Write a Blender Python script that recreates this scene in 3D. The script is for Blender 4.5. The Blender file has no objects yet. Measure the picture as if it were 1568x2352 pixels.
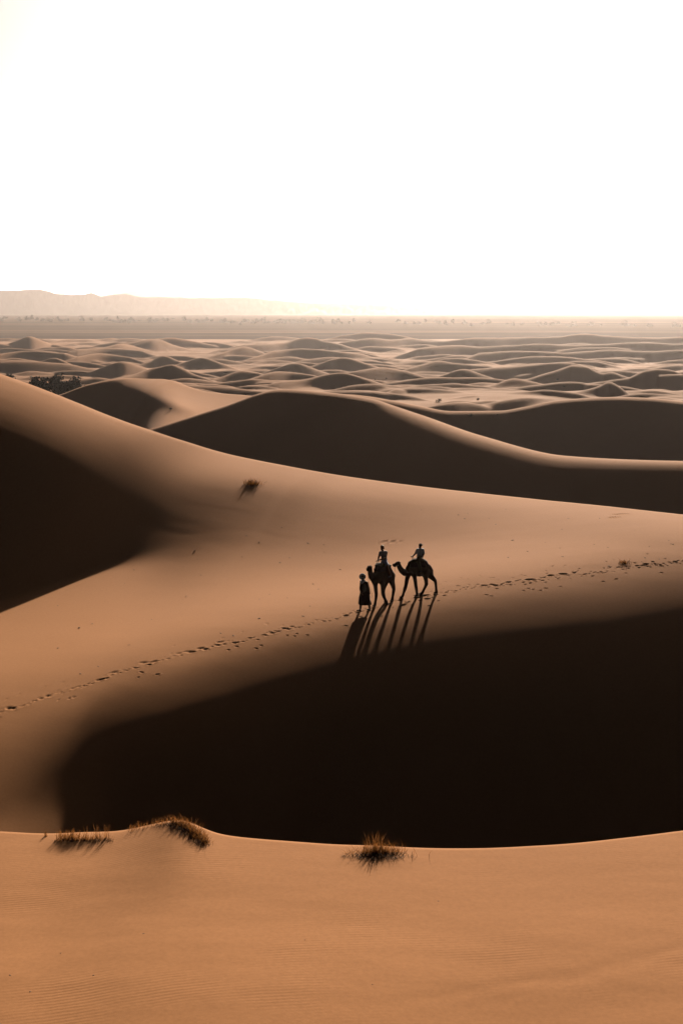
import bpy, math, random
import numpy as np
from mathutils import Vector, Matrix

# ------------------------------------------------------------------ camera, sky, sun, exposure
SC = bpy.context.scene
COL = SC.collection
R = math.radians
CAMZ = 40.0                                   # the open plain lies at z = 0
FPX, CX, CY, HOR = 3266.7, 784.0, 1176.0, 721.0   # focal length, centre and horizon of the measured 1568 x 2352 picture
PITCH = math.atan((CY - HOR) / FPX)
SUN_EL, SUN_AZ = 20.0, 11.0                    # degrees above the horizon, degrees right of the view

cam_d = bpy.data.cameras.new('camera')
cam = bpy.data.objects.new('camera', cam_d); COL.objects.link(cam)
cam.location = (0, 0, CAMZ)
cam.rotation_euler = (math.pi / 2 - PITCH, 0, 0)
cam_d.sensor_fit = 'VERTICAL'; cam_d.sensor_height = 36.0
cam_d.lens = 36.0 * FPX / 2352.0
cam_d.clip_start = 0.5; cam_d.clip_end = 60000
SC.camera = cam

world = bpy.data.worlds.new('World'); SC.world = world; world.use_nodes = True
wn = world.node_tree.nodes; wl = world.node_tree.links
wn.clear()
sky = wn.new('ShaderNodeTexSky'); sky.sky_type = 'NISHITA'; sky.sun_disc = False
sky.sun_elevation = R(SUN_EL); sky.sun_rotation = R(SUN_AZ)
sky.altitude = 300; sky.air_density = 0.0; sky.dust_density = 0.92; sky.ozone_density = 0.0
bg = wn.new('ShaderNodeBackground'); bg.inputs['Strength'].default_value = 0.05
wo = wn.new('ShaderNodeOutputWorld')
wl.new(sky.outputs['Color'], bg.inputs['Color']); wl.new(bg.outputs['Background'], wo.inputs['Surface'])

sun_d = bpy.data.lights.new('sun', 'SUN'); sun_d.energy = 5.0; sun_d.angle = R(0.5); sun_d.color = (1.0, 0.86, 0.70)
sun = bpy.data.objects.new('sun', sun_d); COL.objects.link(sun)
SUN_DIR = Vector((math.sin(R(SUN_AZ)) * math.cos(R(SUN_EL)), math.cos(R(SUN_AZ)) * math.cos(R(SUN_EL)), math.sin(R(SUN_EL))))
sun.rotation_euler = SUN_DIR.to_track_quat('Z', 'Y').to_euler()
sun.location = (30, 120, 120)

vs = SC.view_settings
vs.view_transform = 'Standard'; vs.look = 'None'; vs.gamma = 1.0; vs.use_curve_mapping = False
vs.exposure = 1.62
cy = SC.cycles
cy.use_denoising = True
cy.max_bounces = 6; cy.diffuse_bounces = 0; cy.glossy_bounces = 1; cy.transmission_bounces = 2; cy.volume_bounces = 0
cy.sample_clamp_indirect = 4.0

random.seed(7); rng = np.random.default_rng(7)

# ------------------------------------------------------------------ helpers
def tag(o, label=None, cat=None, group=None, kind=None):
    if label: o['label'] = label
    if cat: o['category'] = cat
    if group: o['group'] = group
    if kind: o['kind'] = kind
    return o

def empty(name, loc=(0, 0, 0), rz=0.0):
    o = bpy.data.objects.new(name, None); COL.objects.link(o)
    o.location = loc; o.rotation_euler = (0, 0, rz); o.empty_display_size = 0.2
    return o

def mesh_obj(name, verts, faces, mat, parent=None, smooth=True):
    me = bpy.data.meshes.new(name)
    me.from_pydata([tuple(v) for v in verts], [], [tuple(f) for f in faces])
    if smooth: me.polygons.foreach_set('use_smooth', [True] * len(me.polygons))
    if mat: me.materials.append(mat)
    me.update()
    o = bpy.data.objects.new(name, me); COL.objects.link(o)
    if parent: o.parent = parent
    return o

def grid_obj(name, X, Y, Z, mat, parent=None):
    """a sheet from 2-D coordinate arrays (rows x columns), x growing with the column, distance with the row"""
    nr, nc = X.shape
    co = np.stack([X, Y, Z], -1).reshape(-1, 3).astype(np.float32)
    i = np.arange(nr * nc, dtype=np.int32).reshape(nr, nc)
    q = np.stack([i[:-1, :-1], i[:-1, 1:], i[1:, 1:], i[1:, :-1]], -1).reshape(-1, 4)
    me = bpy.data.meshes.new(name)
    me.vertices.add(len(co)); me.vertices.foreach_set('co', co.ravel())
    me.loops.add(q.size); me.loops.foreach_set('vertex_index', q.ravel())
    me.polygons.add(len(q))
    me.polygons.foreach_set('loop_start', np.arange(0, q.size, 4, dtype=np.int32))
    me.polygons.foreach_set('use_smooth', np.ones(len(q), dtype=bool))
    me.materials.append(mat)
    me.update(calc_edges=True); me.validate()
    o = bpy.data.objects.new(name, me); COL.objects.link(o)
    if parent: o.parent = parent
    return o

def pchip(x, y, q):
    """monotone cubic through (x, y), x increasing; straight on beyond the ends (held)"""
    x = np.asarray(x, float); y = np.asarray(y, float); q = np.asarray(q, float)
    h = np.diff(x); dl = np.diff(y) / h
    m = np.zeros_like(y)
    for k in range(1, len(x) - 1):
        if dl[k - 1] * dl[k] > 0:
            w1 = 2 * h[k] + h[k - 1]; w2 = h[k] + 2 * h[k - 1]
            m[k] = (w1 + w2) / (w1 / dl[k - 1] + w2 / dl[k])
    m[0] = dl[0]; m[-1] = dl[-1]
    qc = np.clip(q, x[0], x[-1])
    i = np.clip(np.searchsorted(x, qc) - 1, 0, len(x) - 2)
    t = (qc - x[i]) / h[i]
    t2, t3 = t * t, t * t * t
    return (2 * t3 - 3 * t2 + 1) * y[i] + (t3 - 2 * t2 + t) * h[i] * m[i] + (-2 * t3 + 3 * t2) * y[i + 1] + (t3 - t2) * h[i] * m[i + 1]

def cub(x, y, q):
    """smooth cubic (finite-difference tangents) through (x, y)"""
    x = np.asarray(x, float); y = np.asarray(y, float); q = np.asarray(q, float)
    m = np.gradient(y, x)
    h = np.diff(x)
    qc = np.clip(q, x[0], x[-1])
    i = np.clip(np.searchsorted(x, qc) - 1, 0, len(x) - 2)
    t = (qc - x[i]) / h[i]
    t2, t3 = t * t, t * t * t
    return (2 * t3 - 3 * t2 + 1) * y[i] + (t3 - 2 * t2 + t) * h[i] * m[i] + (-2 * t3 + 3 * t2) * y[i + 1] + (t3 - t2) * h[i] * m[i + 1]

_perm = rng.permutation(512); _ang = rng.uniform(0, 2 * np.pi, 512)
def perlin(x, y):
    xi = np.floor(x).astype(int); yi = np.floor(y).astype(int)
    xf = x - xi; yf = y - yi
    u = xf * xf * xf * (xf * (xf * 6 - 15) + 10); v = yf * yf * yf * (yf * (yf * 6 - 15) + 10)
    def g(ix, iy, dx, dy):
        a = _ang[_perm[(_perm[ix & 511] + iy) & 511]]
        return np.cos(a) * dx + np.sin(a) * dy
    n00 = g(xi, yi, xf, yf); n10 = g(xi + 1, yi, xf - 1, yf)
    n01 = g(xi, yi + 1, xf, yf - 1); n11 = g(xi + 1, yi + 1, xf - 1, yf - 1)
    return 1.4 * ((n00 * (1 - u) + n10 * u) * (1 - v) + (n01 * (1 - u) + n11 * u) * v)

SP, CP = math.sin(PITCH), math.cos(PITCH)
def tan_dep(y):                                # picture row -> tangent of the angle below the horizon
    up = (CY - np.asarray(y, float)) / FPX
    return (SP - CP * up) / (CP + SP * up)
def row_scale(y):                              # x/y slope of a column per picture pixel at that row
    return CP + SP * (CY - np.asarray(y, float)) / FPX
def point(x, y, d):                            # measured picture position at distance d -> place
    a = (x - CX) / FPX / float(row_scale(y))
    return Vector((a * d, d, CAMZ - d * float(tan_dep(y))))

def tone_angle(r):
    """slope towards the camera (degrees) that the low sun would light to the tone r"""
    s = math.sin(R(SUN_EL)) * (r / 193.0) ** 2.2
    return SUN_EL - math.degrees(math.asin(min(s, 0.9)))

# ------------------------------------------------------------------ materials
def new_mat(name):
    m = bpy.data.materials.new(name); m.use_nodes = True
    n = m.node_tree.nodes; l = m.node_tree.links
    b = n['Principled BSDF']
    return m, n, l, b

def plain_mat(name, c, rough=0.9, var=0.15, scale=20.0):
    m, n, l, b = new_mat(name)
    tc = n.new('ShaderNodeTexCoord'); nz = n.new('ShaderNodeTexNoise'); nz.inputs['Scale'].default_value = scale
    nz.inputs['Detail'].default_value = 4
    l.new(tc.outputs['Object'], nz.inputs['Vector'])
    cr = n.new('ShaderNodeValToRGB')
    cr.color_ramp.elements[0].position = 0.3; cr.color_ramp.elements[1].position = 0.7
    cr.color_ramp.elements[0].color = tuple(v * (1 - var) for v in c) + (1,)
    cr.color_ramp.elements[1].color = tuple(min(1, v * (1 + var)) for v in c) + (1,)
    l.new(nz.outputs['Fac'], cr.inputs['Fac']); l.new(cr.outputs['Color'], b.inputs['Base Color'])
    b.inputs['Roughness'].default_value = rough
    b.inputs['Specular IOR Level'].default_value = 0.2
    return m

def sand_mat(name, base, ripple=0.004, wave=0.11, grain=0.5, dark=(0.8, 0.78, 0.76), big=0.03, patch_scale=0.35):
    m, n, l, b = new_mat(name)
    geo = n.new('ShaderNodeNewGeometry')
    b.inputs['Roughness'].default_value = 0.95
    b.inputs['Specular IOR Level'].default_value = 0.018
    # slow drifts of colour, finer grain on top
    n1 = n.new('ShaderNodeTexNoise'); n1.inputs['Scale'].default_value = big; n1.inputs['Detail'].default_value = 5
    n2 = n.new('ShaderNodeTexNoise'); n2.inputs['Scale'].default_value = 9.0; n2.inputs['Detail'].default_value = 6; n2.inputs['Roughness'].default_value = 0.7
    l.new(geo.outputs['Position'], n1.inputs['Vector']); l.new(geo.outputs['Position'], n2.inputs['Vector'])
    mx = n.new('ShaderNodeMix'); mx.data_type = 'RGBA'; mx.blend_type = 'MIX'
    mx.inputs['A'].default_value = tuple(base[i] * dark[i] for i in range(3)) + (1,)
    mx.inputs['B'].default_value = tuple(min(1, base[i] * (2 - dark[i]) * 0.97) for i in range(3)) + (1,)
    mr = n.new('ShaderNodeMapRange'); mr.inputs['From Min'].default_value = 0.32; mr.inputs['From Max'].default_value = 0.68
    l.new(n1.outputs['Fac'], mr.inputs['Value'])
    ad = n.new('ShaderNodeMath'); ad.operation = 'MULTIPLY_ADD'; ad.inputs[1].default_value = 0.55
    mr2 = n.new('ShaderNodeMapRange'); mr2.inputs['From Min'].default_value = 0.3; mr2.inputs['From Max'].default_value = 0.7; mr2.inputs['To Max'].default_value = 0.45
    l.new(n2.outputs['Fac'], mr2.inputs['Value'])
    l.new(mr.outputs['Result'], ad.inputs[0]); l.new(mr2.outputs['Result'], ad.inputs[2])
    l.new(ad.outputs['Value'], mx.inputs['Factor']); l.new(mx.outputs['Result'], b.inputs['Base Color'])
    # wind ripples (fine relief), stronger in patches
    wv = n.new('ShaderNodeTexWave'); wv.wave_type = 'BANDS'; wv.bands_direction = 'Y'
    wv.inputs['Scale'].default_value = 1.0 / wave / 3.2; wv.inputs['Distortion'].default_value = 2.2
    wv.inputs['Detail'].default_value = 2; wv.inputs['Detail Scale'].default_value = 0.6
    mp = n.new('ShaderNodeMapping'); mp.inputs['Rotation'].default_value = (0, 0, R(-12))
    l.new(geo.outputs['Position'], mp.inputs['Vector']); l.new(mp.outputs['Vector'], wv.inputs['Vector'])
    n3 = n.new('ShaderNodeTexNoise'); n3.inputs['Scale'].default_value = patch_scale; n3.inputs['Detail'].default_value = 2
    l.new(geo.outputs['Position'], n3.inputs['Vector'])
    mr3 = n.new('ShaderNodeMapRange'); mr3.inputs['From Min'].default_value = 0.48; mr3.inputs['From Max'].default_value = 0.70
    l.new(n3.outputs['Fac'], mr3.inputs['Value'])
    mu = n.new('ShaderNodeMath'); mu.operation = 'MULTIPLY'
    l.new(wv.outputs['Fac'], mu.inputs[0]); l.new(mr3.outputs['Result'], mu.inputs[1])
    b1 = n.new('ShaderNodeBump'); b1.inputs['Strength'].default_value = 1.0; b1.inputs['Distance'].default_value = ripple
    l.new(mu.outputs['Value'], b1.inputs['Height'])
    b2 = n.new('ShaderNodeBump'); b2.inputs['Strength'].default_value = grain; b2.inputs['Distance'].default_value = 0.006
    n4 = n.new('ShaderNodeTexNoise'); n4.inputs['Scale'].default_value = 14.0; n4.inputs['Detail'].default_value = 5; n4.inputs['Roughness'].default_value = 0.75
    l.new(geo.outputs['Position'], n4.inputs['Vector'])
    l.new(n4.outputs['Fac'], b2.inputs['Height']); l.new(b1.outputs['Normal'], b2.inputs['Normal'])
    l.new(b2.outputs['Normal'], b.inputs['Normal'])
    return m

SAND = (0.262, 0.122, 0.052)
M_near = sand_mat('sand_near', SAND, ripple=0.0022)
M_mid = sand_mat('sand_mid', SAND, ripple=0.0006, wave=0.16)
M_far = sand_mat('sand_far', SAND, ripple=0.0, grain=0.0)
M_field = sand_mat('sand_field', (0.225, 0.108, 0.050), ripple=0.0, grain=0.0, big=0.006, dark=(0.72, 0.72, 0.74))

# ------------------------------------------------------------------ dunes lofted from measured ridge lines
A_LIM = 0.40
def x_of(a, y): return CX + FPX * a * row_scale(y)

UX, UY = math.sin(R(SUN_AZ)), math.cos(R(SUN_AZ))
def loft(cols, anchor, dref, rows, na, tail, xmin=-700, xmax=2300, blur=3, foot=1.2):
    """cols: {picture x: [(picture y, slope angle), ...]} from the near foot to the crest, slopes taken along the sun's bearing.
    The dune is built as profiles running along that bearing: each starts on the line of knot `anchor` at distance dref(x) and
    follows the slopes up and down; `tail` continues behind the crest as (length, slope angle, rows) pieces."""
    xs = sorted(cols); K = len(cols[xs[0]])
    KY = np.array([[c[0] for c in cols[x]] for x in xs], float); KA = np.array([[c[1] for c in cols[x]] for x in xs], float)
    seg = []
    for k in range(K - 1): seg += list(k + np.arange(rows[k]) / rows[k])
    seg = np.array(seg + [K - 1.0]); nr = len(seg)
    ki = np.clip(seg.astype(int), 0, K - 2); kf = seg - ki
    gx = np.linspace(xs[0], xs[-1], 700)
    Ys = np.array([pchip(xs, KY[:, k], gx) for k in range(K)]); As = np.array([pchip(xs, KA[:, k], gx) for k in range(K)])
    YT = Ys[ki] * (1 - kf[:, None]) + Ys[ki + 1] * kf[:, None]
    AT = np.zeros_like(YT)
    for j in range(len(gx)): AT[:, j] = pchip(-Ys[:, j], As[:, j], -YT[:, j])
    for _ in range(blur):
        AT[1:-1] = 0.25 * AT[:-2] + 0.5 * AT[1:-1] + 0.25 * AT[2:]
        AT[:, 1:-1] = 0.25 * AT[:, :-2] + 0.5 * AT[:, 1:-1] + 0.25 * AT[:, 2:]
    ST = np.tan(np.radians(AT))
    ra = int(np.argmin(abs(seg - anchor)))
    x0 = np.concatenate([np.linspace(xmin, max(xmin, -60), max(6, na // 8), endpoint=False), np.linspace(max(xmin, -60), min(xmax, 1628), na), np.linspace(min(xmax, 1628), xmax, max(6, na // 8) + 1)[1:]])
    x0 = np.unique(x0)
    y0 = np.interp(x0, gx, YT[ra]); d0 = dref(x0)
    P0 = np.stack([(x0 - CX) / FPX / row_scale(y0) * d0, d0, CAMZ - d0 * tan_dep(y0)])
    PX = np.zeros((nr, len(x0))); PY = PX.copy(); PZ = PX.copy()
    PX[ra], PY[ra], PZ[ra] = P0
    for order in (range(ra + 1, nr), range(ra - 1, -1, -1)):
        p = P0.copy(); y = y0.copy(); prev = ra
        for r in order:
            x = CX + FPX * p[0] / p[1] * row_scale(y)
            yt = np.interp(x, gx, YT[r])
            s = 0.5 * (np.interp(x, gx, ST[r]) + np.interp(x, gx, ST[prev]))
            t0 = (CAMZ - p[2]) / p[1]; t1 = tan_dep(yt)
            ds = -p[1] * (t1 - t0) / np.maximum(s + 0.5 * (t0 + t1) * UY, 0.02)
            ds = np.maximum(ds, 1e-4) if r > prev else np.minimum(ds, -1e-4)
            p = np.stack([p[0] + UX * ds, p[1] + UY * ds, p[2] + s * ds])
            up = (SP - CP * (CAMZ - p[2]) / p[1]) / (CP + SP * (CAMZ - p[2]) / p[1])
            y = CY - FPX * up
            PX[r], PY[r], PZ[r] = p; prev = r
    s_top = np.interp(CX + FPX * PX[-1] / PY[-1] * row_scale(YT[-1, 0]), gx, ST[-1])
    p = np.stack([PX[-1], PY[-1], PZ[-1]]); ex = []
    for (ln, an, n) in tail:
        s1 = np.full_like(s_top, math.tan(R(an)))
        for q in range(n):
            s = s_top + (s1 - s_top) * (q + 1) / n
            p = np.stack([p[0] + UX * ln / n, p[1] + UY * ln / n, p[2] + s * ln / n]); ex.append(p)
        s_top = s1
    p = np.stack([PX[0], PY[0], PZ[0]]); ft = []
    s_bot = np.interp(CX + FPX * PX[0] / PY[0] * row_scale(YT[0, 0]), gx, ST[0])
    for q in range(6):
        st = foot * p[1] / 50; s = s_bot * (1 - q / 6.0)
        p = np.stack([p[0] - UX * st, p[1] - UY * st, p[2] - s * st]); ft.insert(0, p)
    pk = lambda i, m: np.vstack([np.array([q[i] for q in ft]), m, np.array([q[i] for q in ex])])
    return dict(X=pk(0, PX), Y=pk(1, PY), Z=pk(2, PZ), nf=6, nr=nr, seg=seg)

def picture_xy(X, Y, Z):
    t = (CAMZ - Z) / Y
    up = (SP - CP * t) / (CP + SP * t)
    y = CY - FPX * up
    return CX + FPX * X / Y * row_scale(y), y

def ground_on(L, x, y):
    """the place where picture position (x, y) meets a lofted dune"""
    if 'px' not in L:
        sl = slice(L['nf'], L['nf'] + L['nr'])
        L['px'], L['py'] = picture_xy(L['X'][sl], L['Y'][sl], L['Z'][sl])
    d2 = (L['px'] - x) ** 2 + (L['py'] - y) ** 2
    i, j = np.unravel_index(np.argmin(d2), d2.shape)
    k = np.argsort(d2[max(0, i - 2):i + 3, max(0, j - 2):j + 3].ravel())[:4]
    w = 1.0 / (d2[max(0, i - 2):i + 3, max(0, j - 2):j + 3].ravel()[k] + 1e-3)
    dd = L['Y'][L['nf']:][max(0, i - 2):i + 3, max(0, j - 2):j + 3].ravel()[k]
    return point(x, y, float((w * dd).sum() / w.sum()))

T_ = tone_angle
# middle dune: bowl, trail, bright shoulder, hump on the one side, crest.  knots:
#  0 foot  1 steep bowl  2 edge of shade  3 below trail  4 trail  5 bright shoulder  6 foot of hump  7 hump face  8 hump face top  9 dim  10 lit  11 crest
MID = {
    -3200: [(2500, 9), (2400, 9), (2220, 9), (2110, T_(140)), (1950, T_(160)), (1800, T_(180)), (1700, 1), (1690, 25), (1000, 26), (800, 17), (740, T_(150)), (690, T_(185))],
    -1700: [(2400, 9), (2300, 9), (2150, 9), (2050, T_(140)), (1890, T_(160)), (1750, T_(180)), (1650, 1), (1640, 25), (1000, 26), (800, 17), (740, T_(150)), (690, T_(185))],
    -500: [(2150, 13), (2060, 12), (1940, T_(110)), (1850, T_(125)), (1740, T_(160)), (1600, T_(180)), (1500, 1), (1490, 25), (1000, 26), (830, 17), (770, T_(150)), (720, T_(185))],
    0:    [(2010, 13), (1930, 12), (1840, T_(96)), (1740, T_(112)), (1632, T_(150)), (1490, T_(182)), (1395, T_(172)), (1370, 25), (1080, 25), (965, 18.4), (915, T_(125)), (868, T_(178))],
    155:  [(2010, 15), (1905, 17.0), (1775, 20.2), (1685, T_(84)), (1585, T_(150)), (1462, T_(184)), (1343, T_(170)), (1321, 24), (1122, 24), (1035, 18.1), (977, T_(130)), (927, T_(182))],
    215:  [(2010, 20), (1930, 20.6), (1718, 20.6), (1640, 17.4), (1566, T_(148)), (1452, T_(186)), (1325, T_(168)), (1300, 22.8), (1142, 22.8), (1061, 18), (1001, T_(130)), (951, T_(184))],
    275:  [(2010, 27), (1880, 28), (1668, 20.0), (1606, 16.4), (1543, T_(148)), (1438, T_(188)), (1313, T_(165)), (1280, 21.2), (1158, 21.4), (1085, 17.6), (1022, T_(135)), (973, T_(184))],
    400:  [(2010, 30), (1800, 30), (1630, 19.5), (1570, 16.2), (1510, T_(150)), (1410, T_(188)), (1300, T_(135)), (1245, 18.3), (1190, 19.2), (1130, T_(82)), (1062, T_(160)), (1013, T_(188))],
    500:  [(2010, 31), (1780, 31), (1600, 19.5), (1538, 16.2), (1480, T_(150)), (1392, T_(190)), (1300, T_(152)), (1240, T_(102)), (1190, T_(84)), (1138, T_(95)), (1078, T_(168)), (1042, T_(190))],
    600:  [(2010, 31), (1760, 31), (1568, 19.5), (1508, 16.2), (1455, T_(152)), (1373, T_(192)), (1300, T_(166)), (1235, T_(126)), (1190, T_(112)), (1145, T_(116)), (1092, T_(176)), (1063, T_(190))],
    800:  [(2010, 31), (1720, 31), (1514, 19.5), (1458, 16.2), (1415, T_(152)), (1345, T_(194)), (1290, T_(176)), (1240, T_(148)), (1195, T_(141)), (1160, T_(147)), (1118, T_(182)), (1098, T_(192))],
    1000: [(2010, 31), (1700, 31), (1472, 19.5), (1418, 16.2), (1364, T_(155)), (1300, T_(190)), (1260, T_(180)), (1225, T_(160)), (1195, T_(156)), (1170, T_(160)), (1140, T_(182)), (1124, T_(192))],
    1200: [(2010, 31), (1680, 31), (1447, 19.5), (1390, 16.2), (1332, T_(155)), (1275, T_(186)), (1250, T_(182)), (1225, T_(176)), (1205, T_(174)), (1185, T_(176)), (1160, T_(188)), (1146, T_(194))],
    1400: [(2010, 31), (1670, 31), (1424, 19.5), (1368, 16.2), (1302, T_(148)), (1255, T_(176)), (1240, T_(176)), (1225, T_(178)), (1212, T_(180)), (1198, T_(184)), (1180, T_(190)), (1166, T_(196))],
    1568: [(2010, 31), (1660, 31), (1398, 19.5), (1343, 16.2), (1290, T_(138)), (1262, T_(158)), (1248, T_(160)), (1238, T_(170)), (1226, T_(176)), (1212, T_(184)), (1196, T_(192)), (1184, T_(198))],
    2050: [(2010, 31), (1640, 31), (1362, 19.5), (1320, 16.2), (1282, T_(138)), (1270, T_(150)), (1262, T_(160)), (1256, T_(170)), (1250, T_(176)), (1242, T_(184)), (1236, T_(192)), (1228, T_(198))],
}
mid_d = lambda x: cub([-3300, -1700, -600, 0, 400, 850, 1200, 1568, 2150], [40, 42, 47, 54, 60, 67, 70.5, 73, 76], x)
LM = loft(MID, 4, mid_d, [14, 26, 26, 70, 70, 24, 18, 40, 24, 24, 22], 920, [(2.5, -12, 6), (8, -24, 8), (25, -24, 6)], xmin=-3200, blur=9)

X, Yw, Z = LM['X'], LM['Y'], LM['Z'].copy()
_sg = np.concatenate([np.zeros(LM['nf']), LM['seg'], np.full(len(Z) - LM['nf'] - LM['nr'], 11.0)])[:, None]
Z += np.interp(_sg, [2.5, 4.2], [0.25, 1.0]) * (0.007 * perlin(X / 4.5 + 3, Yw / 1.9 + 8) + 0.0035 * perlin(X / 1.5 + 13, Yw / 0.7 + 5))      # faint wind relief

# the trodden trail: every print is a dent with a low rim pushed into the sand
TRAIL_X = [-80, 12, 83, 151, 219, 286, 359, 427, 489, 564, 624, 689, 754, 806, 870, 981, 1041, 1101, 1161, 1221, 1281, 1341, 1381, 1441, 1501, 1561, 1700]
TRAIL_Y = [1662, 1632, 1611, 1586, 1564, 1540, 1520, 1500, 1482, 1469, 1457, 1438, 1424, 1409, 1394, 1368, 1356, 1346, 1341, 1332, 1325, 1319, 1312, 1300, 1297, 1292, 1284]
def press(p, rx, ry, dep, ang):
    """dent around place p, half axes rx, ry, turned by ang"""
    R_ = 2.6 * max(rx, ry)
    m = (abs(X - p.x) < R_) & (abs(Yw - p.y) < R_)
    if not m.any(): return
    dx, dy = X[m] - p.x, Yw[m] - p.y
    c, s_ = math.cos(ang), math.sin(ang)
    u = (dx * c + dy * s_) / rx; v = (-dx * s_ + dy * c) / ry
    q = u * u + v * v
    Z[m] += -dep * np.exp(-q ** 1.6) + 0.30 * dep * np.exp(-(np.sqrt(q) - 1.45) ** 2 / 0.12)
pr = random.Random(11)
xt = -70.0
while xt < 1640:
    xt += pr.uniform(3.5, 9.5) if xt < 800 else pr.uniform(2.4, 5.0)
    yc = float(np.interp(xt, TRAIL_X, TRAIL_Y))
    spread = 5.5 if xt < 800 else (10 if xt < 1020 else 8.5)
    yy = yc + pr.gauss(0, spread * 0.55)
    if 785 < xt < 1010 and yy < yc - 8: continue
    big = pr.random() < (0.16 if xt < 800 else 0.10)
    r0 = pr.uniform(0.10, 0.15) if big else pr.uniform(0.045, 0.085)
    press(ground_on(LM, xt, yy), r0 * pr.uniform(1.0, 1.5), r0 * 0.8, (0.046 if big else 0.031) * pr.uniform(0.7, 1.2) * (0.75 if xt < 800 else 1.0), pr.uniform(-0.2, 0.7))
for _ in range(70):                            # strays to both sides of the trail
    xt = pr.uniform(-40, 1600); yc = float(np.interp(xt, TRAIL_X, TRAIL_Y))
    press(ground_on(LM, xt, yc + pr.choice([-1, 1]) * pr.uniform(12, 30)), pr.uniform(0.05, 0.11), 0.05, 0.03, pr.uniform(-0.5, 0.5))
# a low wind-cut ledge above the riders
for (xa, ya, xb, yb, hh) in ((868, 1244.5, 928, 1244.0, 0.05), (1405, 1182, 1445, 1180, 0.04), (1395, 1189, 1425, 1188, 0.035)):
    for k in range(26):
        f = k / 25
        press(ground_on(LM, xa + (xb - xa) * f, ya + (yb - ya) * f), 0.10, 0.07, hh * math.sin(math.pi * min(1, 0.15 + f * 0.8)), 0)

mid = grid_obj('sand_dune', X, Yw, Z, M_mid)
tag(mid, 'broad sunlit dune with a dark bowl that the camel riders cross', None, None, 'structure')

# second dune with the bright rounded rim
SEC = {
    200:  [(1120, 24), (1060, 24), (1048, 24), (1040, 24), (1030, 23)],
    350:  [(1100, 25), (1030, 25), (1008, 25), (1000, 25), (990, 23)],
    500:  [(1140, 26), (980, 26), (958, 25.5), (952, 25), (943, 22.5)],
    640:  [(1150, 26), (950, 26), (918, 25), (910, 24), (902, 21.5)],
    760:  [(1160, 25), (960, 25), (928, 24), (920, 23), (911, 20.5)],
    850:  [(1180, 25), (980, 25), (945, 23), (934, 22), (925, 20)],
    895:  [(1180, 25), (990, 24), (958, 21), (946, 17), (936, T_(130))],
    950:  [(1190, 25), (1005, 23.5), (980, 20), (966, 16), (952, T_(165))],
    1100: [(1210, 25), (1060, 23.5), (1034, 20), (1019, 15.5), (1003, T_(175))],
    1300: [(1230, 25), (1105, 23.5), (1078, 20), (1064, 15.5), (1051, T_(172))],
    1568: [(1250, 25), (1110, 23.5), (1084, 20), (1074, 16), (1064, T_(160))],
    2100: [(1290, 25), (1130, 23.5), (1090, 20), (1080, 16), (1070, T_(160))],
}
sec_d = lambda x: cub([0, 350, 640, 900, 1200, 1568, 2100], [215, 200, 188, 172, 155, 142, 135], x)
LS = loft(SEC, 4, sec_d, [60, 16, 12, 14], 420, [(3, -8, 6), (10, -20, 6), (40, -22, 6)], xmin=150)
sec = grid_obj('sand_dune', LS['X'], LS['Y'], LS['Z'], M_far)
tag(sec, 'dark dune with a bright rounded rim behind the sunlit dune', None, None, 'structure')

# shaded dune behind it
THI = {
    560:  [(1050, 24), (990, 24), (970, 24), (960, 23)],
    700:  [(1020, 24), (960, 24), (932, 24), (922, 23)],
    784:  [(1010, 24), (950, 24), (922, 24), (914, 22)],
    884:  [(1030, 24), (965, 24), (935, 24), (927, 22)],
    949:  [(1050, 24), (980, 24), (947, 24), (939, 22)],
    1034: [(1080, 24), (1000, 24), (961, 24), (953, 22)],
    1144: [(1110, 24), (1010, 24), (961, 24), (952, 22)],
    1200: [(1120, 24), (1010, 24), (953, 24), (943, 21)],
    1284: [(1130, 25), (1000, 25), (937, 24), (927, 21)],
    1409: [(1140, 25), (1000, 25), (930, 24), (920, 21)],
    1484: [(1140, 25), (1000, 25), (932, 24), (922, 21)],
    1568: [(1140, 25), (1000, 25), (940, 24), (930, 21)],
    2100: [(1140, 25), (1050, 25), (1000, 24), (990, 21)],
}
thi_d = lambda x: cub([500, 784, 1144, 1400, 2100], [235, 225, 228, 222, 225], x)
LT = loft(THI, 3, thi_d, [40, 20, 10], 360, [(4, -10, 6), (10, -20, 6), (50, -14, 8)], xmin=560)
thi = grid_obj('sand_dune', LT['X'], LT['Y'], LT['Z'], M_far)
tag(thi, 'long shaded dune beyond the bright rim', None, None, 'structure')

# lit dune with an S-shaped ridge
FOU = {
    -60:  [(1050, 23), (990, 23), (980, 23), (972, 22), (962, 21)],
    130:  [(1020, 24), (940, 24), (926, 24), (920, 23), (912, 21)],
    200:  [(1020, 25), (930, 25), (900, 25), (893, 24), (887, 20)],
    260:  [(1020, 25), (940, 25), (892, 25), (883, 23), (875, 18)],
    300:  [(1020, 24), (960, 25), (900, 23.5), (884, 15), (871, T_(150))],
    330:  [(1020, 16), (965, 22), (912, 23.5), (893, 13), (871, T_(170))],
    360:  [(1020, T_(165)), (950, 17), (925, 22), (902, 10), (871, T_(178))],
    390:  [(1020, T_(170)), (955, T_(150)), (935, 17), (912, 3), (875, T_(178))],
    420:  [(1020, T_(170)), (960, T_(165)), (945, 8), (925, -1), (887, T_(176))],
    470:  [(1020, T_(170)), (965, T_(172)), (955, 2), (940, 1), (901, T_(170))],
    585:  [(1020, T_(160)), (970, T_(170)), (955, 4), (940, 5), (912, T_(165))],
    720:  [(1020, T_(160)), (985, T_(170)), (970, 5), (955, 5), (930, T_(165))],
}
fou_d = lambda x: cub([-100, 130, 290, 400, 585, 720], [300, 285, 275, 268, 262, 258], x)
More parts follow.
